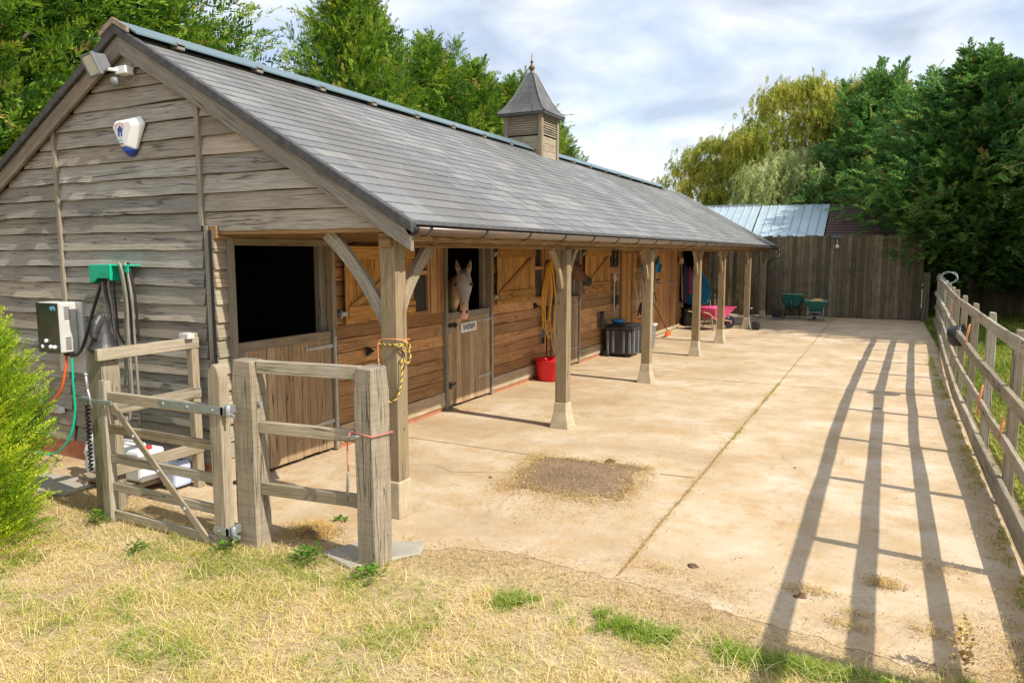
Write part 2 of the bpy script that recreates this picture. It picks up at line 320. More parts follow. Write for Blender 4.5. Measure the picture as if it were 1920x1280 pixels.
        for mm in mats: me.materials.append(M[mm] if isinstance(mm,str) else mm)
        me.update(); o=bpy.data.objects.new(name,me); col.objects.link(o)
        if parent is not None: o.parent=parent
        else: o.location=o0.tolist()
        if bevel: b=o.modifiers.new('bevel','BEVEL'); b.width=bevel; b.segments=2 if bevel>.012 else 1; b.limit_method='ANGLE'; b.angle_limit=R(40)
        if sub: b=o.modifiers.new('sub','SUBSURF'); b.levels=sub; b.render_levels=sub
        tag(o,label,cat,group,kind); return o
def wloc(o):
    l=Vector((0,0,0))
    while o is not None: l=l+Vector(o.location); o=o.parent
    return tuple(l)
def tag(o,label=None,cat=None,group=None,kind=None):
    if label: o['label']=label
    if cat: o['category']=cat
    if group: o['group']=group
    if kind: o['kind']=kind
    return o
def thing(name,loc,label,cat,group=None,rz=0):
    o=bpy.data.objects.new(name,None); col.objects.link(o); o.location=loc; o.rotation_euler=(0,0,rz); o.empty_display_size=.2
    return tag(o,label,cat,group)
def copy_tree(o,parent=None):
    c=o.copy(); col.objects.link(c)
    if parent is not None: c.parent=parent
    for ch in [x for x in bpy.data.objects if x.parent is o]: copy_tree(ch,c)
    return c
def fastmesh(name,V,F,rn,mat,origin=(0,0,0),nv=4,matidx=None):
    """V (n,3), F (m,nv) numpy"""
    me=bpy.data.meshes.new(name); V=np.asarray(V,dtype=np.float32)-np.array(origin,dtype=np.float32); F=np.asarray(F,dtype=np.int32)
    me.vertices.add(len(V)); me.vertices.foreach_set('co',V.ravel()); m=len(F); me.loops.add(m*nv); me.loops.foreach_set('vertex_index',F.ravel())
    me.polygons.add(m); me.polygons.foreach_set('loop_start',np.arange(m,dtype=np.int32)*nv); me.polygons.foreach_set('loop_total',np.full(m,nv,dtype=np.int32))
    a=me.attributes.new('rnd','FLOAT','FACE'); a.data.foreach_set('value',np.asarray(rn,dtype=np.float32)); me.materials.append(M[mat]); me.update(calc_edges=True); me.validate(); return me
def fbm(x,y,s=1,o=0): return noise.fractal(Vector((x*s+o,y*s-o,o*.7)),1,2,4)
def text_obj(txt,size,mat,M4,parent,name='lettering',xs=1,depth=.002,bold=0):
    cu=bpy.data.curves.new(name,'FONT'); cu.body=txt; cu.size=size; cu.align_x='CENTER'; cu.align_y='CENTER'; cu.extrude=depth; cu.offset=bold
    tmp=bpy.data.objects.new('tmp',cu); col.objects.link(tmp); dg=bpy.context.evaluated_depsgraph_get(); me=bpy.data.meshes.new_from_object(tmp.evaluated_get(dg))
    bpy.data.objects.remove(tmp); me.transform(Matrix.Diagonal((xs,1,1,1))); me.transform(M4); me.materials.clear(); me.materials.append(M[mat])
    o=bpy.data.objects.new(name,me); col.objects.link(o); o.parent=parent; return o
def jit(a): return (random.random()-.5)*2*a

# ---------------------------------------------------------------- ground
def sheet(name,poly,z,mat,**k):
    mb=MB(); mb.add([(x,y,z) for x,y in poly],[tuple(range(len(poly)))]); return mb.build(name,mat,origin=(0,0,0),**k)
mb=MB(); g=[-600,-60,-14,-8,-2,2,8,14,60,600]
vs=[(x,y+10,0) for y in g for x in g]; F=[(j*10+i,j*10+i+1,(j+1)*10+i+1,(j+1)*10+i) for j in range(9) for i in range(9)]
mb.add(vs,F); mb.build('ground','earth',origin=(0,0,0),kind='structure')
# meadow to the right of the fence
sheet('meadow',[(1.16,-6),(60,-6),(60,60),(1.5,60),(1.5,27),(1.2,16)],.006,'field',kind='structure')
# concrete yard with ragged near edge
def ragged(pts,amp=.05,step=.07,o=0):
    res=[]
    for a,b in zip(pts,pts[1:]):
        a=Vector(a);b=Vector(b); n=max(1,int((b-a).length/step))
        for i in range(n):
            p=a.lerp(b,i/n); q=fbm(p.x,p.y,2.2,o)*amp+fbm(p.x,p.y,9,o+3)*amp*.4; d=(b-a).normalized(); res.append((p.x-d.y*q,p.y+d.x*q))
    return res
near=[(-5.9,4.35),(-4.6,4.25),(-3.9,4.3),(-3.3,4.42),(-2.75,4.72),(-2.3,4.78),(-1.56,4.72),(-1.0,4.62),(-.45,4.5),(.2,4.42),(.62,4.45),(.86,4.9)]
yp=ragged([Vector(p) for p in near],.13)+[(.99,5.2),(1.0,9),(1.03,14),(1.1,18),(1.3,22),(1.5,26.5),(1.5,27.8),(-9,27.9),(-10,26),(-10,5.2),(-5.9,4.9)]
YZ=.003
sheet('yard_concrete',yp,YZ,'concrete',kind='structure')
# joints with dirt
def strip(name,pts,w,z,mat,o=0,varw=.5):
    Lf=[];Rt=[]; 
    P=[]
    for a,b in zip(pts,pts[1:]):
        a=Vector(a);b=Vector(b);n=max(2,int((b-a).length/.12))
        for i in range(n): P.append(a.lerp(b,i/n))
    P.append(Vector(pts[-1])); mb=MB(); vs=[]
    for i,p in enumerate(P):
        d=(P[min(i+1,len(P)-1)]-P[max(i-1,0)]).normalized(); q=Vector((-d.y,d.x)); ww=w*(1+varw*1.6*fbm(p.x,p.y,3,o)); c=p+q*fbm(p.x,p.y,1.3,o+5)*w*.5
        vs+= [(c.x-q.x*ww/2,c.y-q.y*ww/2,z),(c.x+q.x*ww/2,c.y+q.y*ww/2,z)]
    mb.add(vs,[(2*i,2*i+1,2*i+3,2*i+2) for i in range(len(P)-1)]); return mb.build(name,mat,origin=(0,0,0),kind='structure')
strip('expansion_joint',[(-1.57,4.75),(-1.55,14),(-1.53,27.8)],.022,YZ+.004,'joint')
strip('cross_joint',[(-5.5,7.35),(-3.4,7.3)],.012,YZ+.004,'joint',3); strip('cross_joint',[(-1.95,7.25),(-1.6,7.28)],.02,YZ+.004,'joint',3)
strip('crack',[(-4.9,6.0),(-4.2,6.5),(-3.9,6.35),(-3.35,6.6)],.006,YZ+.004,'joint',21); strip('crack',[(-3.4,9.6),(-2.9,9.9),(-2.3,9.7),(-1.6,10.2)],.005,YZ+.004,'joint',25); None
strip('cross_joint',[(-5.4,13.2),(.95,13.25)],.016,YZ+.004,'joint',8); strip('cross_joint',[(-5.4,20.0),(1.1,20.2)],.02,YZ+.004,'joint',11)
# rough worn patch
sheet('worn_patch',ragged([Vector(p) for p in [(-3.32,7.28),(-3.15,6.2),(-2.05,6.27),(-2.15,7.4),(-3.32,7.28)]],.13,.04,4),YZ+.005,'patch',kind='structure')
# blades generator
def blades(name,P,hgt,wid,lean,rn,mat,label=None,cat=None,flat=0,seed=1,**k):
    rs=np.random.RandomState(seed); n=len(P); a=rs.rand(n)*2*np.pi; h=hgt*(.5+rs.rand(n)); wv=wid*(.6+.8*rs.rand(n)); ln=lean*(.3+rs.rand(n))*h
    dx=np.cos(a);dy=np.sin(a); px=-dy;py=dx; V=np.zeros((n,6,3))
    if flat: zz=h*.0; 
    for i,(t_,wf) in enumerate(((0,1),(.55,.8),(1,.12))):
        off=ln*t_**1.6; z=h*t_*(1-.25*lean*t_) if not flat else .004+.012*rs.rand(n)*t_+.01*rs.rand(n)
        if flat: off=h*t_
        cxx=P[:,0]+dx*off; cyy=P[:,1]+dy*off
        V[:,2*i,0]=cxx-px*wv*wf/2; V[:,2*i,1]=cyy-py*wv*wf/2; V[:,2*i,2]=P[:,2]+z
        V[:,2*i+1,0]=cxx+px*wv*wf/2; V[:,2*i+1,1]=cyy+py*wv*wf/2; V[:,2*i+1,2]=P[:,2]+z
    b=np.arange(n)[:,None]*6; F=np.concatenate([b+np.array([0,1,3,2]),b+np.array([2,3,5,4])]); 
    me=fastmesh(name,V.reshape(-1,3),F,np.concatenate([rn,rn]),mat); o=bpy.data.objects.new(name,me); col.objects.link(o); tag(o,label,cat,kind='stuff'); return o
def vn(x,y,s,o=0):
    # cheap vectorised value noise
    x=x*s+o;y=y*s+o*1.7; xi=np.floor(x).astype(int); yi=np.floor(y).astype(int); fx=x-xi;fy=y-yi; fx=fx*fx*(3-2*fx);fy=fy*fy*(3-2*fy)
    def h(a,b): q=np.sin(a*127.1+b*311.7+o)*43758.5453; return q-np.floor(q)
    return (h(xi,yi)*(1-fx)+h(xi+1,yi)*fx)*(1-fy)+(h(xi,yi+1)*(1-fx)+h(xi+1,yi+1)*fx)*fy
def edge_y(x):
    xs=[p[0] for p in near]; ys=[p[1] for p in near]; return np.interp(x,xs,ys)
rs=np.random.RandomState(3)
# foreground grass
M['crumb']=leafm('dirt_crumbs',[(0,(.16,.11,.06)),(.5,(.34,.24,.13)),(1,(.55,.42,.26))],0,.9)
def grassrow(n,x0,x1,yf,sd):
    x=rs.uniform(x0,x1,n); return x,yf(x)+rs.normal(0,sd,n)
n=210000; x=rs.uniform(-7.2,1.6,n); y=rs.uniform(1.7,4.5,n)
lim=np.where(x<-3.1,edge_y(x)-.30,np.interp(x,[-3.1,-2.2,-1.5,-.6,.1,.5,1.2],[4.08,4.12,4.16,4.12,4.18,4.30,4.7]))+.16*(vn(x,y,5,9)-.5)+.10*(vn(x,y,14,19)-.5)
gl=vn(x,y,1.3,1)*.4+vn(x,y,4.5,2)*.35+vn(x,y,13,3)*.35
keep=(y<lim)&(rs.rand(n)<np.clip((gl-.33)*2.6,.05,1))&~((x<-5.0)&(y>3.45)&(rs.rand(n)<.9))
x=x[keep];y=y[keep];lim=lim[keep]; d=lim-y
green=np.where(x>-2.2,np.exp(-((d-.06)/.10)**2)*1.15*(vn(x,y,3.2,12)>.28),0)
green+=np.where((x>-5.2)&(x<-2.5),np.exp(-((d-.22)/.30)**2)*(.45+.75*(vn(x,y,2.6,14)>.36)),0)
green+=.9*((vn(x,y,2.9,22)*.6+vn(x,y,8,5)*.4)>.55)*(y>2.3)+.40*(x<-3.0)*(vn(x,y,1.1,4)>.35)+.22*rs.rand(len(x))
green=np.clip(green,0,1.1)
rn=np.clip(.52+rs.rand(len(x))*.5-green*.60*rs.uniform(.4,1.15,len(x)),0,1)
P=np.stack([x,y,np.zeros_like(x)],1)
hh=.018+.026*vn(x,y,3,7)+.020*green+.03*(rs.rand(len(x))<.05)
blades('dry_grass',P,hh,.0033,1.6,rn,'grass','sun bleached dry grass with greener fringe beside the concrete','grass',seed=4)
n=17000; x,y=grassrow(n,-2.15,.55,lambda x:np.interp(x,[-2.2,-1.5,-.6,.1,.5],[4.06,4.09,4.05,4.13,4.22]),.065); k_=vn(x,y,3.4,12)>.33; k2=vn(x,y,17,2)+.25*rs.rand(len(x))[:]>.42; x=x[k_&k2];y=y[k_&k2]
blades('green_grass',np.stack([x,y,0*x],1),.042,.0042,1.0,np.clip(rs.rand(len(x))*.34,0,1),'grass','fresh green grass strip along the dirt before the concrete','grass',seed=14)
n=11000; x=rs.uniform(-7,1.5,n);y=rs.uniform(1.7,4.35,n); lim=np.where(x<-3.1,edge_y(x)-.2,4.2); k_=(y<lim)&(vn(x,y,2.2,31)>.35); x=x[k_];y=y[k_]
blades('dead_grass_stems',np.stack([x,y,.008+0*x],1),.075,.0032,1.9,np.clip(.74+rs.rand(len(x))*.3,0,1),'grass','long pale dead stems lying across the foreground grass','grass',seed=5)
n=52000; x=rs.uniform(-7,1.4,n);y=rs.uniform(1.7,4.6,n); lim=np.where(x<-3.1,edge_y(x)-.05,edge_y(x)-.12); k_=y<lim; x=x[k_];y=y[k_]
blades('ground_litter',np.stack([x,y,.003+0*x],1),.030,.0030,1,np.clip(.30+.75*rs.rand(len(x))-.25*(vn(x,y,2.6,14)>.55),0,1),'grass','trodden litter of dry grass bits covering the foreground soil','grass',flat=1,seed=21)
n=8000; x=rs.uniform(-7,1.4,n);y=rs.uniform(1.7,4.7,n); k_=y<edge_y(x); x=x[k_];y=y[k_]
blades('soil_crumbs',np.stack([x,y,.003+0*x],1),.009,.007,1,rs.rand(len(x))**1.5,'crumb','small crumbs of dry soil in the foreground','dirt',flat=1,seed=22)
# loose straw and crumbs
pts=[]
def scatter(n,cxx,cyy,sx,sy): pts.append(np.stack([rs.normal(cxx,sx,n),rs.normal(cyy,sy,n)],1))
xx=rs.uniform(-3.3,1.1,5200); pts.append(np.stack([xx,edge_y(xx)+rs.normal(-.22,.19,5200)],1))
xx=rs.uniform(-7,-3.2,4000); pts.append(np.stack([xx,edge_y(xx)+rs.normal(-.25,.25,4000)],1))
poly_=[(-3.35,7.3),(-3.18,6.12),(-2.02,6.2),(-2.12,7.42),(-3.35,7.3)]; wts=np.array([.30,.27,.27,.16])
for q in range(6500):
    i=rs.choice(4,p=wts); f=rs.rand(); w_=.03+.09*vn(np.array([f*3.0+i]),np.array([1.0]),1,3)[0]
    pts.append(np.array([[poly_[i][0]*(1-f)+poly_[i+1][0]*f+rs.normal(0,w_),poly_[i][1]*(1-f)+poly_[i+1][1]*f+rs.normal(0,w_)]]))
scatter(900,-2.75,5.75,.42,.2); scatter(160,-.05,4.9,.06,.04); scatter(900,.1,5.45,.05,.04); scatter(1300,.75,4.75,.17,.25); scatter(1700,.88,7.5,.06,1.9); scatter(400,-4.05,4.35,.13,.13); scatter(500,-.35,5.1,.09,.05); scatter(350,-1.0,4.85,.2,.08); scatter(350,.45,5.9,.12,.06); scatter(260,.35,4.85,.08,.06); scatter(260,-1.3,5.0,.12,.05);scatter(300,-.1,4.72,.08,.05)
yy=rs.uniform(4.8,13,1500); pts.append(np.stack([-1.56+rs.normal(0,.018+.02*vn(yy,yy,.9,2),1500),yy],1))
yy=5.2+rs.rand(1600)*14; pts.append(np.stack([-5.50+np.abs(rs.normal(0,.07,1600)),yy],1))
xx=rs.uniform(-3.4,1.2,2600); pts.append(np.stack([xx,27.2+rs.normal(0,.3,2600)],1))
P=np.concatenate(pts); P=P[(P[:,0]<.96)|(P[:,1]>20)]; P=np.concatenate([P,np.full((len(P),1),YZ+.006)],1)
blades('loose_straw',P,.034,.0030,1,rs.rand(len(P)),'straw','loose yellow straw strewn over the yard and round the worn patch','straw',flat=1,seed=6)
P2=P[rs.rand(len(P))<.28]; P2=P2+np.concatenate([rs.normal(0,.05,(len(P2),2)),np.zeros((len(P2),1))],1)
xx=rs.uniform(-5.3,.9,1400);yy=4.6+rs.rand(1400)**1.5*14; P2=np.concatenate([P2,np.stack([xx,yy,0*xx+YZ+.006],1),np.stack([rs.uniform(-3.2,-2.1,1200),rs.uniform(6.2,7.35,1200),np.full(1200,YZ+.008)],1)])
blades('dirt_crumbs',P2,.008,.007,1,rs.rand(len(P2)),'crumb','small crumbs of dirt and dung scattered on the concrete','dirt',flat=1,seed=16)
n=9000; x=.985-np.abs(rs.normal(0,.07,n)); y=4.6+rs.rand(n)**1.2*14; k_=(vn(x*2,y,3.3,8)*.6+vn(x*2,y,11,3)*.4>.5)&(x<.985); x=x[k_];y=y[k_]
blades('kerb_weeds',np.stack([x,y,0*x+YZ],1),.030,.006,1.2,rs.rand(len(x))*.9,'grass','sparse weeds and dry grass along the foot of the rail fence','grass',seed=17)
n=900; y=rs.uniform(8.5,13.5,n); x=-1.545+rs.normal(0,.012,n); k_=vn(x*0,y,2.5,3)>.5; x=x[k_];y=y[k_]
blades('joint_weeds',np.stack([x,y,0*x+YZ+.004],1),.022,.006,1.0,rs.rand(len(x))*.5,'grass','tiny weeds growing in the long concrete joint','grass',seed=18)
# meadow grass
n=170000; u=rs.rand(n)**1.6; y=4.0+u*28; x=1.22+rs.rand(n)**1.3*(1.0+y*.2); rn=np.clip(.25+.6*rs.rand(n)+.5*(vn(x,y,.8,2)-.5),0,1)
blades('meadow_grass',np.stack([x,y,0*x],1),.05+.002*y,.006+.0009*y,.9,rn,'fgrass','green meadow grass beyond the long rail fence','grass',seed=8)

# ---------------------------------------------------------------- stable building
WX=-5.55; GY=4.965; YE=26.3; RX=-6.68; RZ=4.372; EX=-3.37; EZ=2.492; SL=(RZ-EZ)/(EX-RX)
LXE=RX-(EX-RX)
stable=thing('stable_block',(WX,GY,0),'long timber stable block with grey tiled roof, open porch and louvred turret','stable')
def board_run(mb,p0,axis,length,z0,h,outn,lip=.036,wave=.008,top=.004,r=None,seg=.25,m=0,groove=0):
    """horizontal weatherboard; p0 start (x,y) on the wall face, axis unit 2d, outn outward unit 2d; tapered, with a wavy lower edge"""
    n=max(1,int(length/seg)); o=random.random()*50; rs=[]; r=random.random() if r is None else r
    for i in range(n+1):
        u=length*i/n; wz=fbm(u*1.3+o,o,1)*wave*2; wo=fbm(u+o,o+9,1.1)*.005; bx_,by_=p0[0]+axis[0]*u,p0[1]+axis[1]*u
        def q(d,z): return (bx_+outn[0]*d,by_+outn[1]*d,z)
        zt_=z0+h+(.02 if not groove else -groove); rs.append([q(lip+wo,z0+wz),q(top+.002+wo,zt_),q(0,zt_),q(0,z0+wz)])
    vs=[p for g in rs for p in g];F=[];U=[]; ou=random.random()*40
    for i in range(n):
        a=4*i;b=a+4
        for j in range(4):
            j2=(j+1)%4; F.append((a+j,b+j,b+j2,a+j2)); vv=[0,h,h+.03,h+.05,.05+2*h]
            U.append([(ou+length*i/n,ou+vv[j]),(ou+length*(i+1)/n,ou+vv[j]),(ou+length*(i+1)/n,ou+vv[j+1]),(ou+length*i/n,ou+vv[j+1])])
    F.append((0,1,2,3));U.append([(ou,ou),(ou,ou+h),(ou+.01,ou+h),(ou+.01,ou)])
    k=4*n; F.append((k+3,k+2,k+1,k)); U.append([(ou,ou),(ou,ou+h),(ou+.01,ou+h),(ou+.01,ou)])
    mb.add(vs,F,U,r,m)
# gable wall ---------------------------------------------------------
mb=MB(); pitch=.1735; LX=-9.75
def roofz(x): return RZ-abs(x-RX)*SL
k=0; z=.20
while z<4.32:
    zm=z+pitch*.55
    xr=min(-3.62, RX+(RZ-.13-zm)/SL); xl=max(LX,RX-(RZ-.13-zm)/SL)
    segs=[(LX,-7.90),(-7.845,-5.755),(-5.70,-5.60 if z<2.45 else -3.62)]
    for a,b in segs:
        a=max(a,xl);b=min(b,xr)
        if b-a>.04: board_run(mb,(a,GY),(1,0),b-a,z,pitch,(0,-1),wave=.006,groove=.006)
    z+=pitch; k+=1
mb.build('gable_wall','gable',stable)
mb=MB(); mb.bx(LX,-5.62,GY+.003,GY+.05,.02,2.45); mb.prism([(LX,GY+.003,2.45),(-3.6,GY+.003,2.45),(RX,GY+.003,RZ-.12)],(0,.05,0)); mb.build('gable_lining','interior',stable)
for xx,z0,z1 in ((-7.872,1.62,3.68),(-5.728,2.50,3.66),(-5.668,.05,2.50),(-9.76,.05,2.45)):
    mb=MB(); mb.bx(xx-.027,xx+.027,GY-.055,GY-.001,z0,z1); mb.build('batten','batten',stable,bevel=.004)
mb=MB(); mb.bx(LX,-5.64,GY-.03,GY+.04,.0,.20); mb.build('plinth','redbrick',stable)
# porch tie beam under the gable
mb=MB(); mb.bx(-5.68,-3.56,GY-.02,GY+.10,2.42,2.475); mb.build('tie_beam','rafter',stable,bevel=.008)
# bargeboards + verge trims
for s in (1,-1):
    xe=RX+s*(EX-RX+.03)
    def P(x,dz,y): return (x,y,RZ-abs(x-RX)*SL+dz)
    mb=MB(); mb.prism([P(RX,-.055,GY-.10),P(xe,-.055,GY-.10),P(xe,-.21,GY-.10),P(RX,-.225,GY-.10)],(0,.04,0)); mb.build('bargeboard','barge',stable,bevel=.004)
    mb=MB(); mb.prism([P(RX,.035,GY-.135),P(xe+s*.03,.035,GY-.135),P(xe+s*.03,-.05,GY-.135),P(RX,-.05,GY-.135)],(0,.07,0)); mb.build('verge_trim','verge',stable,bevel=.006)
    xe2=xe; y2=26.68
    mb=MB(); mb.prism([(RX,y2-.06,RZ-.05),(xe,y2-.06,RZ-abs(xe-RX)*SL-.05),(xe,y2-.06,RZ-abs(xe-RX)*SL-.22),(RX,y2-.06,RZ-.25)],(0,.04,0)); mb.build('bargeboard','barge',stable)
mb=MB(); mb.prism([(RX-.20,GY-.15,RZ-.01),(RX,GY-.15,RZ+.10),(RX+.20,GY-.15,RZ-.01),(RX+.20,GY-.15,RZ-.06),(RX,GY-.15,RZ+.045),(RX-.20,GY-.15,RZ-.06)],(0,.03,0)); mb.build('ridge_end_board','barge',stable)
# front wall cladding (faces +X)
pitch2=.165
lows=[(6.57,8.84),(10.27,12.60),(14.03,16.62),(17.52,19.08),(22.24,22.6),(25.0,26.3)]
highs=[(6.57,7.93),(8.47,8.84),(10.27,11.78),(12.24,12.60),(14.03,16.62),(17.52,19.08),(22.24,22.6),(25.0,26.3)]
for segs_,za,zb in ((lows,.285,1.40),(highs,.285+7*pitch2,2.36)):
    for a,b in segs_:
        mb=MB(); z=za
        while z<zb-.02: board_run(mb,(WX-.03,a),(0,1),b-a,z,min(pitch2,2.47-z),(1,0),lip=.034,top=.012,wave=.004,groove=.013); z+=pitch2
        mb.build('front_wall','porch',stable)
mb=MB(); z=.285
while z<2.40: board_run(mb,(WX-.03,4.90),(0,1),.14,z,min(pitch2,2.47-z),(1,0),lip=.036,wave=.003); z+=pitch2
mb.build('return_cladding','gate',stable)
mb=MB(); mb.bx(-5.638,-5.578,GY-.045,GY+.0,.03,2.46); mb.build('corner_board','batten',stable,bevel=.005)
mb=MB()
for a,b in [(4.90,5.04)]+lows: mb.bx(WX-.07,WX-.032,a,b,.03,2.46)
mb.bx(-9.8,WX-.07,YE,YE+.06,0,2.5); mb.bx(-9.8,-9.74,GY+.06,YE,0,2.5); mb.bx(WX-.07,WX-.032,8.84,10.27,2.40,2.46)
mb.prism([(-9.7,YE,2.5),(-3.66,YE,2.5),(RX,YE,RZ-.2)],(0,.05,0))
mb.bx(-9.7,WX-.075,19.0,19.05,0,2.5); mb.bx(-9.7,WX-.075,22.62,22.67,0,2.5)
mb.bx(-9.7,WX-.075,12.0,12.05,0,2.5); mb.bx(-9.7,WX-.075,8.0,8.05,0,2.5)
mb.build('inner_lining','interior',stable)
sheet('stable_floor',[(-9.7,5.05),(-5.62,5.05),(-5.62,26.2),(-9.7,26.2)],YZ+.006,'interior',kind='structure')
for a,b in [(6.57,8.84),(10.27,12.60),(14.03,16.62),(17.52,19.08),(4.87,5.04)]: mb=MB(); mb.bx(WX-.02,WX+.022,a,b,.06,.275); mb.build('base_board','base',stable,bevel=.005)
for a,b in [(6.57,8.84),(10.27,12.60),(14.03,16.62),(17.52,19.08),(22.24,22.6)]: mb=MB(); mb.bx(WX-.06,WX+.004,a,b,.005,.058); mb.build('brick_plinth','redbrick',stable)
mb=MB(); mb.bx(WX-.06,WX+.03,4.9,26.3,2.38,2.50,m=0)
mb.build('head_beam','rafter',stable,bevel=.006)
# vertical storey planks beside the first window and by the hose
for a,w_ in ((8.50,.14),(8.66,.075),(8.745,.075)): mb=MB(); mb.bx(WX-.03,WX+.035,a,a+w_,1.43,2.38); mb.build('storey_plank','porch',stable,bevel=.004)
for a in (12.28,12.44): mb=MB(); mb.bx(WX-.03,WX+.035,a,a+.12,1.0,2.38); mb.build('storey_plank','porch',stable,bevel=.004)
# roof: slates as real slabs
mb=MB(); slope=Vector((EX-RX,0,EZ-RZ)); SLEN=slope.length; sdv=slope.normalized(); nrm=Vector((-sdv.z,0,sdv.x)); 
rows=22; ex=SLEN/rows; y0r=GY-.12; y1r=26.7; tw=.46
for side in (1,-1):
    for i in range(rows):
        a=i*ex; o=random.random()*tw; y=y0r-o if o>0 else y0r
        while y<y1r:
            ya=max(y,y0r);yb=min(y+tw-.003,y1r); y+=tw if side>0 else tw*4
            if side<0: yb=min(ya+tw*4-.004,y1r)
            if yb-ya<.02: continue
            dz=jit(.0015); top=a-.03 if i else a; pts_=[]
            ym=(ya+yb)/2; sag=-.010*math.sin(ym*.35)-.005*math.sin(ym*1.1)*(a/SLEN)
            for s_,hh in ((top,.006+sag),(a+ex,.015+dz+sag),(a+ex,.004+sag),(top,-.004+sag)):
                pts_.append(Vector((RX,0,RZ))+sdv*s_+nrm*hh)
            poly=[(RX+(p.x-RX)*side,ya,p.z) for p in pts_]; mb.prism(poly,(0,yb-ya,0))
mb.build('roof','tile',stable)
mb=MB()
for side in (1,-1):
    a=Vector((RX,0,RZ))-nrm*.045; b=a+sdv*(SLEN-.03); c=b-nrm*.03; d=a-nrm*.03
    mb.prism([(RX+(p.x-RX)*side,GY-.09,p.z) for p in (a,b,c,d)],(0,y1r-GY+.05,0))
mb.build('roof_deck','rafter',stable)
# ridge cap in sheets with timber spacers under them
mb=MB(); y=GY-.1
while y<23.8:
    ye=min(y+2.4,23.8)
    if not(13.2<y<14.0):
        for s in (1,-1):
            if s>0 or True:
                mb.prism([(RX,y,RZ+.085+jit(.004)),(RX+s*.27,y,RZ-.06),(RX+s*.27,y,RZ-.077),(RX,y,RZ+.068)],(0,ye-y-.006,0))
    y=ye
mb.build('ridge_cap','ridge',stable)
y=GY+.4
while y<23.7:
    mb=MB(); mb.box((RX+.22,y,RZ-.075),(.10,.09,.06)); mb.build('ridge_spacer','barge',stable); y+=1.05
# rafters visible under porch
for i in range(38):
    y=5.3+i*.56
    if y>26.8: break
    mb=MB(); mb.bar((WX-.02,y,EZ+SL*(EX-WX)-.15),(EX-.02,y,EZ-.135),.045,.10,up=(0,1,0)); mb.build('rafter','rafter',stable)
mb=MB(); mb.bx(EX-.045,EX-.02,GY-.08,26.65,2.345,EZ-.035); mb.build('fascia','rafter',stable,bevel=.003)
mb=MB(); mb.bx(-3.72,-3.60,GY-.02,26.6,2.30,2.41); mb.build('wall_plate','rafter',stable,bevel=.006)
# lead drip edge over the gutter
mb=MB(); mb.bx(EX-.03,EX+.03,GY-.13,26.72,EZ-.02,EZ+.022); mb.build('eaves_edge','lead',stable,bevel=.006)
# gutter half round
mb=MB(); gx=EX+.045; gz=EZ-.04; rr=.062
def arc(y,r): return [(gx+math.cos(a)*r,y,gz+math.sin(a)*r) for a in [math.pi+math.pi*k/10 for k in range(11)]]
for ya,yb in [(GY-.1,26.76)]:
    n=12; rs_=[]
    for i in range(n+1):
        y=ya+(yb-ya)*i/n; rs_.append(arc(y,rr)+list(reversed(arc(y,rr-.004))))
    mb.rings(rs_)
gut=mb.build('gutter','gutter',stable)
for i in range(24):
    y=5.02+i*.93; mb=MB(); rs_=[arc(y+d,rr+.008)+list(reversed(arc(y+d,rr+.001))) for d in (0,.035)]; mb.rings(rs_,smooth=False)
    mb.build('gutter_bracket','blackpl',gut)
mb=MB(); mb.rings([arc(GY-.1,rr+.004)+[],arc(GY-.092,rr+.004)]); mb.build('end_cap','blackpl',gut)
# downpipe at the far corner, swan neck to last post
mb=MB(); mb.tube([(gx,26.65,gz-.05),(gx+.06,26.7,gz-.15),(gx+.06,26.65,gz-.32),(-3.50,26.3,2.0),(-3.56,26.22,1.9)],.034,n=10); mb.tube([(-3.56,26.22,1.9),(-3.56,26.22,.1)],.034,n=10); mb.build('downpipe','blackpl',stable)
# porch posts
def porch_post(y,front=False,far=False,style=0):
    x=-3.66; wd=.15; mb=MB(); q=Vector
    zt=2.41 if front else 2.30; zb=.33 if not front else .32
    mb.box((x,y,(zt+zb)/2),(wd,wd,zt-zb)); mb.box((x,y,1.2),(wd+.0,wd+.0,.001))
    p=mb.build('porch_post','oak',stable,bevel=.014)
    mb=MB()
    if front: mb.prism([(x-.092,y-.092,0.0),(x+.092,y-.092,0.0),(x+.092,y+.092,0.0),(x-.092,y+.092,0.0)],(0,0,.325))
    else:
        b,t_=.135,.082
        mb.rings([[(x-b,y-b,0),(x+b,y-b,0),(x+b,y+b,0),(x-b,y+b,0)],[(x-t_-.01,y-t_-.01,.20),(x+t_+.01,y-t_-.01,.20),(x+t_+.01,y+t_+.01,.20),(x-t_-.01,y+t_+.01,.20)],[(x-t_,y-t_,.335),(x+t_,y-t_,.335),(x+t_,y+t_,.335),(x-t_,y+t_,.335)]],smooth=False)
    mb.build('plinth','stone',p,bevel=.01)
    def brace(dx,dy,L_=.62,dn=.62):
        # curved knee brace from post to plate
        mb=MB(); n=9; P=[]
        a0=q((x+dx*wd*.5,y+dy*wd*.5,2.30-dn)); a1=q((x+dx*(wd*.5+L_),y+dy*(wd*.5+L_),2.425 if dx else 2.315))
        side=q((dy,dx,0)) ; rs_=[]
        for i in range(n+1):
            t_=i/n; c=a0.lerp(a1,t_); d=(a1-a0).normalized(); nn=q((-dx,-dy,1)).normalized(); c=c+nn*(-.0)+ nn*(.04*(1-(2*t_-1)**2))
            # arch: bow towards the corner
            wv=(.052 if front else .033)+.012*abs(2*t_-1)
            rs_.append([c+nn*wv+side*.028,c+nn*wv-side*.028,c-nn*wv-side*.028,c-nn*wv+side*.028])
        mb.rings(rs_,smooth=False); mb.build('brace','oakgrey' if front else 'oak',p,bevel=.006)
    if front:
        brace(-1,0,.60,.62); brace(0,1,.50,.55)
    elif far: brace(0,-1,.30,.34)
    else:
        brace(0,-1,.34,.48); brace(0,1,.34,.48)
    return p
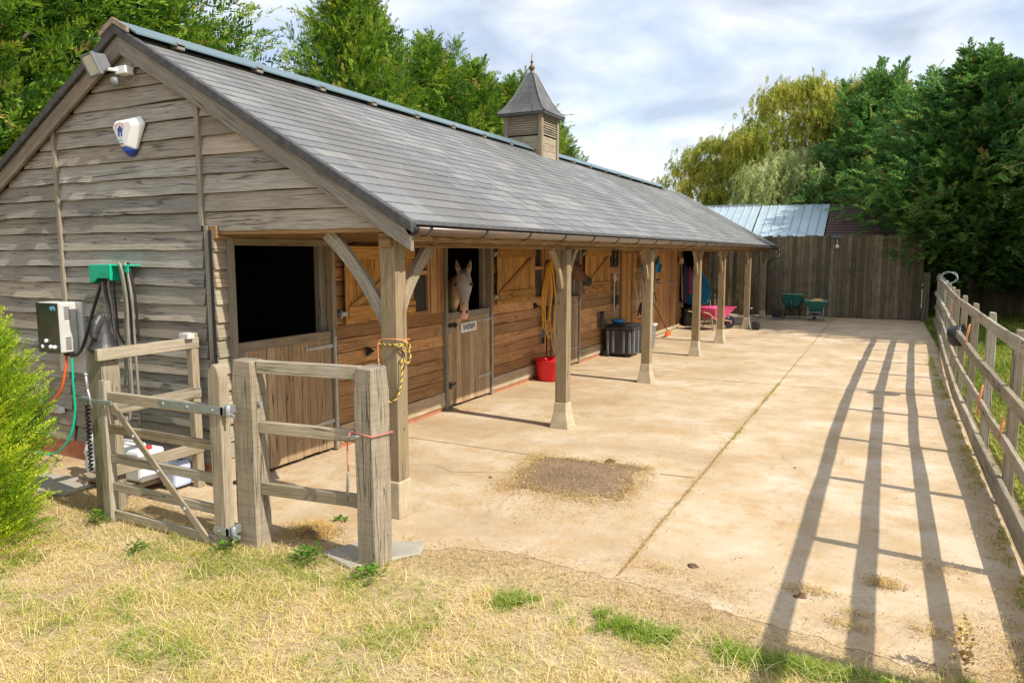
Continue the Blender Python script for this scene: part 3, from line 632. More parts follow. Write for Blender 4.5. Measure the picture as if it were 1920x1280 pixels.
for i,y in enumerate((5.06,8.72,12.48,16.23,18.95,22.86,26.15)): porch_post(y,front=(i==0),far=(i>=5))
# stable doors -------------------------------------------------------------
def strap(mb,x,y0,y1,z,h=.045):
    mb.prism([(x,y0,z-h/2),(x,y1,z-h*.25),(x,y1,z+h*.25),(x,y0,z+h/2)],(.006,0,0))
def stable_door(ya,yb,zt,mat='door',bolt=True):
    d=thing_part('stable_door',stable,(WX,ya,0))
    mb=MB(); n=max(6,int((yb-ya)/.115)); w_=(yb-ya)/n
    for i in range(n): mb.bx(WX-.012,WX+.018+jit(.0015),ya+i*w_+.002,ya+(i+1)*w_-.003,.05+jit(.004),zt-.09)
    mb.bx(WX-.035,WX-.014,ya+.01,yb-.01,.1,zt-.05)
    o=mb.build('plank','door',d,bevel=.003)
    mb=MB(); mb.bx(WX-.03,WX+.021,ya,yb,zt-.088,zt,m=0); mb.bx(WX-.03,WX+.022,ya,ya+.085,zt-.30,zt-.089); mb.build('top_rail','frame',d,bevel=.004)
    for z in (zt-.17,.36):
        mb=MB(); strap(mb,WX+.023,yb+.03,yb-.42,z); mb.tube([(WX+.035,yb+.03,z-.05),(WX+.035,yb+.03,z+.06)],.013); mb.build('hinge','galv',d)
    if bolt:
        mb=MB(); z=zt-.18; mb.bx(WX+.023,WX+.03,ya+.02,ya+.22,z-.03,z+.03); mb.tube([(WX+.042,ya-.04,z),(WX+.042,ya+.22,z)],.011); mb.tube([(WX+.045,ya+.14,z),(WX+.07,ya+.15,z-.05)],.008)
        for q in (.04,.18): mb.bx(WX+.028,WX+.058,ya+q,ya+q+.025,z-.022,z+.022)
        mb.build('bolt','iron' if ya>6 else 'galv',d)
        mb=MB(); mb.bx(WX+.022,WX+.03,ya+.02,ya+.09,.30,.40); mb.tube([(WX+.035,ya-.03,.35),(WX+.035,ya+.13,.35),(WX+.06,ya+.16,.39)],.010); mb.build('kick_latch','iron',d)
    return d
def thing_part(name,parent,loc):
    o=bpy.data.objects.new(name,None); col.objects.link(o); o.parent=parent; o.location=Vector(loc)-Vector(wloc(parent)); return o
def door_frame(ya,yb):
    mb=MB(); mb.bx(WX-.05,WX+.045,ya-.065,ya-.004,.02,2.40); mb.bx(WX-.05,WX+.045,yb+.006,yb+.068,.02,2.40); mb.bx(WX-.05,WX+.04,ya-.004,yb+.006,2.325,2.395)
    mb.bx(WX-.13,WX-.052,yb-.09,yb+.06,.02,2.4); mb.bx(WX-.13,WX-.052,ya-.06,ya+.02,.02,2.4)
    f=mb.build('door_frame','frame',stable,bevel=.004)
    mb=MB(); mb.bx(WX-.0,WX+.050,yb+.018,yb+.050,.06,1.32); mb.build('steel_edge','galv',f,bevel=.003)
    return f
def shutter(ya,yb,z0=1.44,z1=2.335):
    x=WX+.055; s_=thing_part('shutter',stable,(WX,ya,z0))
    mb=MB(); n=10; w_=(yb-ya)/n
    for i in range(n): mb.bx(x,x+.02,ya+i*w_+.002,ya+(i+1)*w_-.002,z0+jit(.008),z1)
    mb.build('plank','shutter',s_,bevel=.003)
    mb=MB(); xx=x+.021; mb.bx(xx,xx+.024,ya+.03,yb+.005,z0+.045,z0+.20); mb.bx(xx,xx+.024,ya+.02,yb+.005,z1-.15,z1-.005)
    mb.prism([(xx,ya+.04,z0+.202),(xx,ya+.20,z0+.202),(xx,yb-.02,z1-.152),(xx,yb-.18,z1-.152)],(.022,0,0)); mb.build('ledge','shutter',s_,bevel=.004)
    for z in (z0+.12,z1-.09):
        mb=MB(); mb.bx(x-.05,x+.028,ya-.09,ya+.012,z-.025,z+.025); mb.tube([(x-.01,ya-.05,z-.05),(x-.01,ya-.05,z+.05)],.014); mb.build('hinge','galv',s_)
    return s_
def window(ya,yb,z0,z1,zm):
    w_=thing_part('window',stable,(WX,ya,z0)); x=WX-.005
    mb=MB()
    for a,b,c,d in ((ya,ya+.045,z0,z1),(yb-.045,yb,z0,z1),(ya+.045,yb-.045,z0,z0+.05),(ya+.045,yb-.045,z1-.045,z1),(ya+.045,yb-.045,zm-.03,zm+.03)): mb.bx(x-.02,x+.04,a,b,c,d)
    mb.build('frame','porch',w_,bevel=.004)
    mb=MB(); mb.bx(x-.0,x+.006,ya+.046,yb-.046,z0+.051,zm-.031); mb.build('pane','glassdark',w_)
door_frame(5.10,6.46); stable_door(5.11,6.45,1.385)
door_frame(8.92,10.20); d2=stable_door(8.93,10.19,1.40)
door_frame(12.68,13.96); stable_door(12.69,13.95,1.40)
shutter(6.66,8.02); shutter(10.36,11.72); shutter(14.20,15.70)
window(7.95,8.46,1.43,2.36,1.99); window(11.80,12.22,1.43,2.36,1.99)
# tack room door and double plank doors
dd=thing_part('plank_door',stable,(WX,16.7,0)); mb=MB()
for i in range(7): mb.bx(WX-.01,WX+.02+jit(.002),16.70+i*.11,16.80+i*.11+.006,.05,2.25)
mb.build('plank','shutter',dd,bevel=.003); mb=MB(); mb.bx(WX-.02,WX+.05,16.62,16.695,.02,2.38); mb.bx(WX-.02,WX+.05,17.48,17.56,.02,2.38); mb.bx(WX-.02,WX+.05,16.695,17.48,2.26,2.34); mb.build('frame','porch',dd,bevel=.004)
mb=MB(); mb.bx(WX+.022,WX+.03,17.36,17.40,.95,1.15); mb.tube([(WX+.03,17.38,1.07),(WX+.07,17.38,1.07),(WX+.07,17.28,1.07)],.009); mb.build('handle','galv',dd)
dd=thing_part('double_door',stable,(WX,19.1,0)); mb=MB(); y=19.12
while y<22.2: mb.bx(WX-.01,WX+.02+jit(.003),y,y+.135,.14,2.34); y+=.141
mb.build('plank','porch',dd,bevel=.003)
for ya in (19.35,20.9):
    mb=MB(); mb.bx(WX+.024,WX+.032,ya,ya+.5,1.40,1.45); mb.tube([(WX+.04,ya+.1,1.425),(WX+.04,ya+.7,1.425)],.012); mb.build('latch','galv',dd)
mb=MB(); mb.bx(WX-.02,WX+.03,19.1,22.24,.03,.13); mb.build('sill','base',dd)
# quoin-like board ends at far corner
mb=MB(); mb.bx(WX-.03,WX+.05,26.2,26.3,0,2.4); mb.build('corner_post','oak',stable)
# turret ---------------------------------------------------------------
ty=14.15; tx=RX; tw_=.425; zt0=3.9; zt1=5.09
cup=thing_part('turret',stable,(tx,ty,zt0))
for sx in (1,-1):
    for sy in (1,-1):
        mb=MB(); mb.bx(tx+sx*(tw_-.04)-.045,tx+sx*(tw_-.04)+.045,ty+sy*.39-.045,ty+sy*.39+.045,zt0,zt1); mb.build('corner_post','gate',cup,bevel=.006)
hy=.39
mb=MB()
for i in range(10):
    z=4.64+i*.046
    for s in (1,-1):
        Mr=Matrix.Rotation(R(38)*s,3,'X'); mb.box((tx,ty+s*(hy+.0),z),(2*tw_-.17,.012,.06),Mr)
        Mr=Matrix.Rotation(-R(38)*s,3,'Y'); mb.box((tx+s*(tw_-.04),ty,z),(.012,2*hy-.09,.06),Mr)
mb.build('louvre_slats','gate',cup)
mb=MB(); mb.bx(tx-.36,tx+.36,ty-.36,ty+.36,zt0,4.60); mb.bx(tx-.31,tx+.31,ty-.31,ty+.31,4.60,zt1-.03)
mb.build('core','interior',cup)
mb=MB()
for i in range(4):
    z=4.03+i*.14
    for s in (1,-1): mb.bx(tx-tw_+.05,tx+tw_-.05,ty+s*(hy+.0)-.012,ty+s*(hy)+.012,z,z+.134); mb.bx(tx+s*(tw_-.04)-.012,tx+s*(tw_-.04)+.012,ty-hy+.045,ty+hy-.045,z,z+.134)
mb.build('cladding','gate',cup,bevel=.003)
# bell-cast roof of tile courses
mb=MB(); prof=[(r__*.92,5.04+(z__-5.26)*.895) for r__,z__ in [(.57,5.26),(.49,5.34),(.41,5.45),(.335,5.58),(.27,5.72),(.205,5.87),(.14,6.02),(.075,6.17)]]
for i in range(len(prof)-1):
    (r0,z0_),(r1_,z1_)=prof[i],prof[i+1]
    for k in range(4):
        c0=[( 1,-1),(1,1),(-1,1),(-1,-1)]; a=c0[k];b=c0[(k+1)%4]
        nseg=max(1,4-i//2); 
        for j in range(nseg):
            f0=j/nseg;f1=(j+1)/nseg-.012
            def pt(r,z,f,o): return (tx+(a[0]+(b[0]-a[0])*f)*(r+o),ty+(a[1]+(b[1]-a[1])*f)*(r+o),z)
            q0=[pt(r0+.012,z0_,f0,0),pt(r0+.012,z0_,f1,0),pt(r1_,z1_+.02,f1,0),pt(r1_,z1_+.02,f0,0)]; q1=[pt(r0-.012,z0_-.012,f0,0),pt(r0-.012,z0_-.012,f1,0),pt(r1_-.02,z1_,f1,0),pt(r1_-.02,z1_,f0,0)]
            mb.add(q0+q1,[(0,1,2,3),(7,6,5,4),(0,4,5,1),(1,5,6,2),(2,6,7,3),(3,7,4,0)])
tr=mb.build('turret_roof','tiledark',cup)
mb=MB()
for a in ((1,-1),(1,1),(-1,1),(-1,-1)):
    mb.tube([(tx+a[0]*r_,ty+a[1]*r_,z_+.012) for r_,z_ in prof],.022,n=6,smooth=False)
mb.bx(tx-.515,tx+.515,ty-.515,ty+.515,4.998,5.03); mb.box((tx,ty,5.87),(.14,.14,.05)); mb.build('lead_trim','lead',cup,bevel=.004)
mb=MB(); mb.lathe([(r__*.9,5.04+(z__-5.26)*.895) for r__,z__ in [(.0,6.15),(.05,6.18),(.035,6.24),(.02,6.26),(.055,6.30),(.068,6.34),(.055,6.38),(.02,6.41),(.018,6.43),(.038,6.46),(.03,6.49),(.012,6.52),(.008,6.61),(.0,6.69)]],(tx,ty,0),14); mb.build('finial','bronze',cup)

# ---------------------------------------------------------------- timber gate, posts and side rails
def wedge_post(mb,x0,x1,y0,y1,zt,tilt=0,r=None,m=0):
    n=8; rs_=[]; o=random.random()*9; r=random.random() if r is None else r
    for i in range(n+1):
        z=-.02+(zt+.02)*i/n; a=[fbm(z*1.5,o+k,1)*.005 for k in range(4)]; s=tilt*z
        if i==n: rs_.append([(x0+s+.012,y0+.012,z),(x1+s-.012,y0+.012,z-.006),(x1+s-.012,y1-.012,z),(x0+s+.012,y1-.012,z+.004)])
        else: rs_.append([(x0+a[0]+s,y0+a[1],z),(x1+a[2]+s,y0+a[1]*.6,z),(x1+a[2]*.8+s,y1+a[3],z),(x0+a[0]*.8+s,y1+a[3],z)])
    # explicit uv with u up
    vs=[p for g in rs_ for p in g];F=[];U=[]; W=[0,x1-x0,x1-x0+y1-y0,2*(x1-x0)+y1-y0,2*(x1-x0+y1-y0)]
    for i in range(n):
        for j in range(4):
            j2=(j+1)%4; F.append((4*i+j,4*i+j2,4*i+4+j2,4*i+4+j)); u0=vs[4*i][2]+o;u1=vs[4*i+4][2]+o; U.append([(u0,W[j]),(u0,W[j+1]),(u1,W[j+1]),(u1,W[j])])
    F.append(tuple(4*n+k for k in range(4))); U.append([(0,0),(.05,0),(.05,.3),(0,.3)]); F.append((3,2,1,0)); U.append([(0,0)]*4)
    mb.add(vs,F,U,r,m)
# hitching barrier: two big posts and three rails
hb=thing('post_and_rail_barrier',(-3.75,4.1,0),'two thick sawn posts joined by three rails, between the wicket gate and porch','barrier')
mb=MB(); wedge_post(mb,-4.365,-4.165,3.95,4.11,1.455); mb.build('post','oakgrey',hb,bevel=.006)
mb=MB(); wedge_post(mb,-3.285,-3.13,4.05,4.26,1.455,tilt=-.004); mb.build('post','oakgrey',hb,bevel=.006)
for zt,zb in ((1.455,1.355),(.99,.90),(.515,.42)):
    mb=MB(); mb.bar((-4.17,4.03,(zt+zb)/2),(-3.27,4.12,(zt+zb)/2+.005),.045,zt-zb,up=(0,0,1)); mb.build('rail','rail',hb,bevel=.006)
mb=MB(); mb.bx(-4.165,-4.135,4.0,4.03,1.12,1.145); mb.build('catch','galv',hb)
# corner rails
cr=thing('side_rail_fence',(-5.95,4.4,0),'side rails from the square post by the gate back to the stable corner','fence')
mb=MB(); wedge_post(mb,-6.08,-5.90,3.96,4.13,1.42); mb.build('post','gate',cr,bevel=.006)
mb=MB(); mb.bx(-5.88,-5.80,4.80,4.88,0,1.50); mb.build('post','gate',cr,bevel=.006)
for z in (1.40,.92,.385):
    mb=MB(); mb.bar((-5.868,3.90,z),(-5.81,4.88,z+.01),.10,.045,up=(1,0,0)); mb.build('rail','gate',cr,bevel=.005)
mb=MB(); mb.bx(-5.87,-5.75,4.72,4.80,1.455,1.505); mb.bx(-5.85,-5.77,4.74,4.79,1.505,1.512); mb.build('junction_box','offwhite',label='white plastic junction box sitting on the top side rail at the stable corner',cat='junction box',bevel=.004)
# wicket gate
wg=thing('wicket_gate',(-4.42,3.88,0),'small five rail wooden gate with diagonal brace, hung on the thick post','gate')
mb=MB(); n=10
poly=[(-4.495,3.84,.0),(-4.365,3.84,.0),(-4.365,3.84,1.30)]+[(-4.43+.065*math.cos(a),3.84,1.30+.13*math.sin(a)) for a in [math.pi*k/n for k in range(1,n)]]+[(-4.495,3.84,1.30)]
mb.prism(poly,(0,.09,0)); mb.build('hanging_stile','gate',wg,bevel=.008)
mb=MB(); mb.bx(-5.80,-5.70,3.83,3.91,.0,1.20); mb.build('latch_stile','gate',wg,bevel=.008)
for (zl,zr,h) in ((1.07,1.075,.085),(.80,.795,.075),(.55,.54,.075),(.305,.295,.075),(.065,.05,.075)):
    mb=MB(); mb.bar((-5.70,3.875,zl),(-4.49,3.875,zr),.035,h,up=(0,0,1)); mb.build('rail','gate',wg,bevel=.005)
mb=MB(); mb.prism([(-5.69,3.835,1.03),(-5.60,3.835,1.03),(-4.50,3.835,.02),(-4.59,3.835,.02)],(0,.02,0)); mb.build('brace','gate',wg,bevel=.004)
for f in (.25,.5,.76): 
    mb=MB(); x=-5.645+1.10*f; z=1.03-1.01*f; mb.lathe([(.0,-.004),(.018,-.003),(.016,.006),(0,.008)],(x,3.832,z),10,Matrix.Rotation(R(90),3,'X')); mb.build('bolt','galv',wg)
for z,xa in ((1.085,-5.05),(.15,-4.50)):
    mb=MB(); mb.prism([(xa+.02,3.828,z-.03),(-4.33,3.828,z-.03),(-4.33,3.828,z+.03),(xa+.02,3.828,z+.03),(xa,3.828,z)],(0,.008,0)); mb.tube([(-4.31,3.86,z-.045),(-4.31,3.86,z+.045)],.021,n=12); mb.bx(-4.31,-4.25,3.85,3.87,z-.045,z-.02); mb.bx(-4.36,-4.33,3.828,3.96,z-.03,z+.03)
    for k in range(3 if xa<-5 else 1): mb.lathe([(0,0),(.014,.001),(.012,.007),(0,.009)],(xa+.07+k*.27,3.827,z),8,Matrix.Rotation(R(90),3,'X'))
    mb.build('strap_hinge','galv',wg,bevel=.002)
mb=MB(); mb.bar((-5.93,3.80,1.03),(-5.60,3.826,1.03),.012,.035,up=(0,0,1)); mb.bx(-6.02,-5.90,3.80,3.86,1.02,1.05); mb.tube([(-5.83,3.81,.98),(-5.86,3.80,1.13)],.012); mb.tube([(-5.86,3.80,1.13),(-5.87,3.80,1.24)],[.014,.012]); mb.lathe([(0,0),(.018,.01),(.018,.025),(0,.035)],(-5.87,3.80,1.235),10)
mb.build('latch','galv',wg,bevel=.002)
# horse head bust on post
def remesh(o,vox,sm=3):
    b=o.modifiers.new('remesh','REMESH'); b.mode='VOXEL'; b.voxel_size=vox; b.use_smooth_shade=True
    b=o.modifiers.new('smooth','SMOOTH'); b.factor=.5; b.iterations=sm
def ell(c,ax,ay,n=14): c=Vector(c);ax=Vector(ax);ay=Vector(ay); return [c+ax*math.cos(2*math.pi*k/n)+ay*math.sin(2*math.pi*k/n) for k in range(n)]
mb=MB(); bx_,by_,bz_=-5.985,4.05,1.42
mb.lathe([(0,0),(.125,0),(.125,.015),(.105,.05),(.075,.14),(.055,.22),(.045,.27),(0,.29)],(bx_,by_,bz_),18)
mb.rings([ell((bx_,by_+.02,bz_+.29),(.03,0,0),(0,-.02,.03)),ell((bx_+.0,by_-.015,bz_+.275),(.046,0,0),(0,-.03,.045)),ell((bx_+.015,by_-.065,bz_+.225),(.044,.0,0),(0,-.036,.034)),ell((bx_+.03,by_-.095,bz_+.165),(.030,.0,0),(0,-.034,.016)),ell((bx_+.035,by_-.105,bz_+.12),(.027,.0,0),(0,-.028,.006)),ell((bx_+.036,by_-.10,bz_+.10),(.016,.0,0),(0,-.016,.003))])
for s in (-1,1): mb.rings([ell((bx_+s*.025,by_,bz_+.28),(.016,0,0),(0,.012,0),8),ell((bx_+s*.03,by_,bz_+.335),(.004,0,0),(0,.004,0),8)])
o=mb.build('horse_bust','darkgrey',label='dark grey horse head bust standing on the square post beside the gate',cat='ornament'); remesh(o,.008,2)
# ---------------------------------------------------------------- things on the gable wall
GF=GY-.035
fl=thing('floodlight',(-6.62,GF,3.95),'grey floodlight with motion sensor tilted out under the gable peak','floodlight')
Mr=Matrix.Rotation(R(-14),3,'Z')@Matrix.Rotation(R(24),3,'X'); c=Vector((-6.83,GF-.22,4.03))
mb=MB()
for a,b in ((-1,0),(1,0)): mb.box(c+Mr@Vector((a*.125,-.02,0)),(.018,.04,.20),Mr); mb.box(c+Mr@Vector((0,-.02,a*.095)),(.268,.04,.018),Mr)
mb.rings([[c+Mr@Vector(p) for p in ((-.125,0,-.09),(.125,0,-.09),(.125,0,.09),(-.125,0,.09))],[c+Mr@Vector(p) for p in ((-.085,.11,-.055),(.085,.11,-.055),(.085,.11,.055),(-.085,.11,.055))]],smooth=False)
mb.build('housing','midgrey',fl,bevel=.006)
mb=MB(); mb.box(c+Mr@Vector((0,-.026,0)),(.234,.004,.172),Mr); mb.build('lens','lens',fl)
mb=MB(); mb.bar((-6.80,GF-.17,4.0),(-6.66,GF-.10,3.985),.03,.03); mb.bx(-6.70,-6.55,GF-.10,GF,3.95,4.02); mb.build('bracket','white',fl,bevel=.004)
mb=MB(); mb.lathe([(0,-.05),(.03,-.045),(.045,-.01),(.04,.03),(0,.045)],(-6.71,GF-.10,3.885),14,Matrix.Rotation(R(20),3,'X')); mb.tube([(-6.71,GF-.08,3.92),(-6.69,GF-.06,3.98)],.018); mb.build('sensor','midgrey',fl)
mb=MB(); mb.tube([(-6.55,GF-.01,4.0),(-6.52,GF-.03,3.9),(-6.60,GF-.03,3.88),(-6.68,GF-.05,3.92)],.005,n=6); mb.tube([(-6.56,GF-.01,4.02),(-6.57,GF-.03,4.12),(-6.63,GF-.02,4.22)],.004,n=6); mb.build('cable','hosegrey',fl)
# alarm box
ab=thing('alarm_box',(-6.63,GF,3.40),'white shield shaped alarm box with a blue house mark and dark blue tip','alarm box')
cx_,cz_=-6.64,3.40
out_=[(-.215,.075),(-.175,.135),(.165,.155),(.215,.085),(.085,-.15),(-.085,-.15)]; inn=[(-.165,.06),(-.135,.095),(.07,.11),(.105,.06),(.015,-.12),(-.06,-.12)]
mb=MB(); mb.rings([[(cx_+x,GF,cz_+z) for x,z in out_],[(cx_+x,GF-.03,cz_+z) for x,z in out_],[(cx_+x,GF-.085,cz_+z) for x,z in inn]],smooth=False); mb.build('cover','white',ab,bevel=.008)
mb=MB(); mb.rings([[(cx_+x,GF,cz_+z) for x,z in ((-.085,-.152),(.085,-.152),(.03,-.215),(-.04,-.215))],[(cx_+x,GF-.03,cz_+z) for x,z in ((-.083,-.152),(.083,-.152),(.03,-.205),(-.04,-.205))],[(cx_+x,GF-.08,cz_+z) for x,z in ((-.056,-.122),(.012,-.122),(0,-.17),(-.03,-.17))]],smooth=False); mb.build('strobe','blue',ab,bevel=.004)
FY=GF-.088; hx=cx_-.055; hz=cz_+.01
mb=MB(); mb.prism([(hx-.045,FY,hz+.02),(hx,FY,hz+.065),(hx+.045,FY,hz+.02),(hx+.03,FY,hz+.02),(hx+.03,FY,hz-.04),(hx+.01,FY,hz-.04),(hx+.01,FY,hz+.0),(hx-.01,FY,hz+.0),(hx-.01,FY,hz-.04),(hx-.03,FY,hz-.04),(hx-.03,FY,hz+.02)],(0,.003,0)); mb.build('house_mark','blue',ab)
mb=MB()
for a,b in (((-.055,.03),(-.055,.075)),((-.055,.075),(0,.09)),((0,.09),(.05,.075)),((.05,.075),(.05,.03)),((-.008,-.055),(0,-.062)),((0,-.062),(.008,-.055))): mb.bar((hx+a[0],FY,hz+a[1]),(hx+b[0],FY,hz+b[1]),.006,.003,up=(0,1,0))
mb.build('shield_outline','logored',ab)
M4=Matrix.Translation(Vector((hx,FY,hz-.075))-Vector(wloc(ab)))@Matrix.Rotation(R(90),4,'X'); text_obj('Direct',.032,'logoteal',M4,ab)
M4=Matrix.Translation(Vector((hx,FY,hz-.108))-Vector(wloc(ab)))@Matrix.Rotation(R(90),4,'X'); text_obj('Alarms',.030,'midgrey',M4,ab)
# water heater on a white backing board
wh=thing('water_heater',(-7.98,GF,1.22),'wall mounted water heater with black glass front, knobs and a vented pale side','water heater')
mb=MB(); mb.bx(-8.19,-7.745,GF-.015,GF+.03,.97,1.735); mb.build('backing_board','offwhite',wh)
mb=MB(); mb.bx(-8.20,-7.83,GF-.21,GF-.02,1.205,1.735); mb.build('casing','offwhite',wh,bevel=.012)
mb=MB(); mb.bx(-8.205,-7.845,GF-.222,GF-.212,1.30,1.73); mb.bx(-8.205,-7.845,GF-.222,GF-.212,1.205,1.298); mb.build('front_panel','panel',wh,bevel=.003)
for x,z in ((-8.11,1.27),(-8.05,1.33),(-7.98,1.27),(-7.91,1.27)):
    mb=MB(); mb.lathe([(0,0),(.022,0),(.02,.02),(0,.024)],(x,GF-.223,z),12,Matrix.Rotation(R(90),3,'X')); mb.build('knob','white',wh)
mb=MB()
for z0 in (1.24,1.56):
    for k in range(7): mb.bx(-7.829,-7.827,GF-.16,GF-.10,z0+k*.02,z0+.009+k*.02)
mb.build('vent_slots','black',wh)
mb=MB(); mb.prism([(-7.97,GF-.2235,1.66),(-7.965,GF-.2235,1.69),(-7.94,GF-.2235,1.70),(-7.89,GF-.2235,1.70),(-7.875,GF-.2235,1.68),(-7.875,GF-.2235,1.655),(-7.89,GF-.2235,1.655),(-7.90,GF-.2235,1.67),(-7.925,GF-.2235,1.67),(-7.93,GF-.2235,1.65),(-7.945,GF-.2235,1.65),(-7.95,GF-.2235,1.67)],(0,.002,0)); mb.build('blue_mark','cyan',wh)
mb=MB(); mb.box((-7.93,GF-.10,1.19),(.04,.04,.05)); mb.box((-7.84,GF-.10,1.185),(.05,.04,.05)); mb.build('fittings','iron',wh,bevel=.004)
wh.location.x+=.17
def curve(name,pts,r,mat,label,cat,n=8,smooth=6,**k):
    P=[Vector(p) for p in pts]; Q=[]
    for i in range(len(P)-1):
        a=P[max(i-1,0)];b=P[i];c=P[i+1];d=P[min(i+2,len(P)-1)]
        for j in range(smooth):
            t=j/smooth; Q.append(.5*((2*b)+(-a+c)*t+(2*a-5*b+4*c-d)*t*t+(-a+3*b-3*c+d)*t**3))
    Q.append(P[-1]); mb=MB(); mb.tube(Q,r,n=n); return mb.build(name,mat,label=label,cat=cat,**k)
curve('hose',[(-7.76,GF-.10,1.17),(-7.78,GF-.12,.98),(-7.85,GF-.14,.78),(-8.05,GF-.16,.62),(-8.35,GF-.17,.56),(-8.6,GF-.16,.60)],.013,'orange','orange hose looping down from the water heater to the left','hose')
curve('hose',[(-7.67,GF-.10,1.16),(-7.65,GF-.12,.9),(-7.64,GF-.13,.55),(-7.70,GF-.18,.28),(-7.92,GF-.22,.10),(-8.3,GF-.24,.10),(-8.55,GF-.2,.25)],.012,'green','green hose hanging from the water heater almost to the ground','hose')
curve('cable',[(-7.63,GF-.09,1.17),(-7.54,GF-.07,1.25),(-7.42,GF-.05,1.5),(-7.32,GF-.05,1.7),(-7.20,GF-.06,1.88),(-7.12,GF-.07,2.0)],.017,'blackpl','thick black cable rising from the water heater to the green hanger','cable')
mb=MB(); mb.tube([(-8.28,GF,.80),(-8.28,GF-.07,.80),(-8.28,GF-.08,.62)],.018); mb.lathe([(0,0),(.03,.005),(.03,.06),(0,.07)],(-8.28,GF-.08,.60),10); mb.box((-8.22,GF-.07,.80),(.10,.03,.03)); mb.bx(-8.30,-8.02,GF-.06,GF,.50,.56)
mb.build('tap','galv',label='metal wall tap on a small block under the water heater',cat='tap',bevel=.003)
# hose hanger
hh_=thing('hose_hanger',(-6.95,GF,1.98),'bright green plastic hose hanger on the gable boards','hose hanger')
mb=MB(); mb.bx(-7.20,-6.86,GF-.16,GF-.145,2.0,2.135); mb.bx(-7.20,-6.62,GF-.16,GF,2.12,2.135); mb.bx(-7.20,-7.185,GF-.16,GF,1.95,2.13); mb.bx(-6.86,-6.845,GF-.18,GF,1.98,2.14); mb.bx(-6.70,-6.62,GF-.145,GF-.13,2.06,2.135); mb.bx(-7.18,-6.87,GF-.012,GF,1.97,2.12); mb.prism([(-7.20,GF-.162,2.135),(-7.20,GF-.162,1.955),(-7.12,GF-.162,1.965),(-7.04,GF-.162,2.03),(-6.95,GF-.162,2.05),(-6.86,GF-.162,1.99),(-6.86,GF-.162,2.135)],(0,.012,0)); mb.build('tray','green',hh_,bevel=.004)
mats_=['hosegrey','blackpl','hosegrey','hosegrey','blackpl','hosegrey']
for k,(x,zb,dx) in enumerate(((-6.80,.95,-.12),(-6.76,1.35,.05),(-6.77,.62,-.05),(-6.72,.80,-.02),(-6.68,1.45,.02),(-6.70,.55,.0))):
    y=GF-.05-.02*(k%4)
    curve('hose',[(x-.04,GF-.06,2.10),(x-.01,y-.04,2.15),(x+.03,y-.05,2.08),(x+.05+dx*.2,y-.03,1.8),(x+.04+dx*.6,y-.02,1.4),(x+.02+dx,y-.0,zb),(x-.02+dx,y-.02,zb-.03)],.0125,mats_[k],'%s hose end, %s of the six draped over the right of the green hanger'%('black' if mats_[k]=='blackpl' else 'grey',('first','second','third','fourth','fifth','last')[k]),'hose',group='hose ends draped over the green hanger')
for k,(x,dx,zb) in enumerate(((-7.14,.10,1.42),(-7.10,.14,1.36),(-7.04,.09,1.30),(-6.97,.05,1.45))):
    curve('hose',[(x,GF-.06,2.05),(x+.01,GF-.07,1.9),(x+dx*.5,GF-.07,1.65),(x+dx,GF-.08,zb),(x+dx+.09,GF-.09,zb-.10)],.0125,('hosegrey','blackpl')[k%2],'%s hose hanging under the green hanger, %s from the left'%(('grey','black')[k%2],('first','second','third','fourth')[k]),'hose',group='hoses hanging under the green hanger')
mb=MB(); P=[]
for k in range(60):
    t=k/59; P.append((-6.06+.012*math.sin(k*1.9),3.915-.02*math.cos(k*1.9),1.0-.62*t))
mb.tube(P,.009,n=6); mb.build('curly_cable','blackpl',label='black coiled cable dangling behind the gate latch',cat='cable')
curve('hose',[(-6.12,4.3,.95),(-6.16,4.25,.7),(-6.20,4.2,.5),(-6.10,4.15,.36),(-6.02,4.12,.30)],.011,'hosegrey','pale looped hose beside the square gate post','hose')
# bags and cans on the floor behind the gate
bgm=MB(); 
bgm.rings([ell((-6.9,4.62,.02),(.24,0,0),(0,.15,0)),ell((-6.88,4.62,.18),(.27,0,.01),(0,.17,0)),ell((-6.85,4.60,.36),(.24,0,-.03),(0,.15,0)),ell((-6.86,4.60,.50),(.13,0,.02),(0,.09,0)),ell((-6.9,4.6,.58),(.04,0,0),(0,.04,0)),ell((-6.92,4.6,.66),(.09,0,.02),(0,.06,0))])
o=bgm.build('plastic_sack','white',label='crumpled white plastic sack tied at the top, against the gable wall',cat='sack'); o.modifiers.new('sub','SUBSURF').render_levels=2
tx_=bpy.data.textures.new('crumple','CLOUDS'); tx_.noise_scale=.09; dm=o.modifiers.new('disp','DISPLACE'); dm.texture=tx_; dm.strength=.06
def jerry(name,x0,x1,y0,y1,z0,h,mat,label):
    j=thing(name,((x0+x1)/2,(y0+y1)/2,z0),label,'jerrycan')
    mb=MB(); mb.bx(x0,x1,y0,y1,z0,z0+h); mb.build('body',mat,j,bevel=.03)
    mb=MB(); mb.tube([(x0+.07,(y0+y1)/2,z0+h-.005),(x0+.09,(y0+y1)/2,z0+h+.045),(x1-.12,(y0+y1)/2,z0+h+.05),(x1-.08,(y0+y1)/2,z0+h-.005)],.014); mb.build('handle',mat,j)
    mb=MB(); mb.lathe([(0,0),(.03,0),(.03,.03),(0,.032)],(x1-.05,(y0+y1)/2,z0+h),12); mb.build('cap','blue' if mat=='clear' else 'red',j)
jerry('white_container',-6.62,-6.12,4.42,4.70,.105,.30,'white','large white plastic container lying on the low board behind the gate')
jerry('translucent_container',-6.10,-5.90,4.62,4.82,.03,.26,'clear','pale blue translucent can at the foot of the corner post')
mb=MB(); mb.bx(-6.95,-6.15,4.35,4.75,.055,.10); mb.build('low_board','gate',label='low wooden board under the white container',cat='board',bevel=.004)
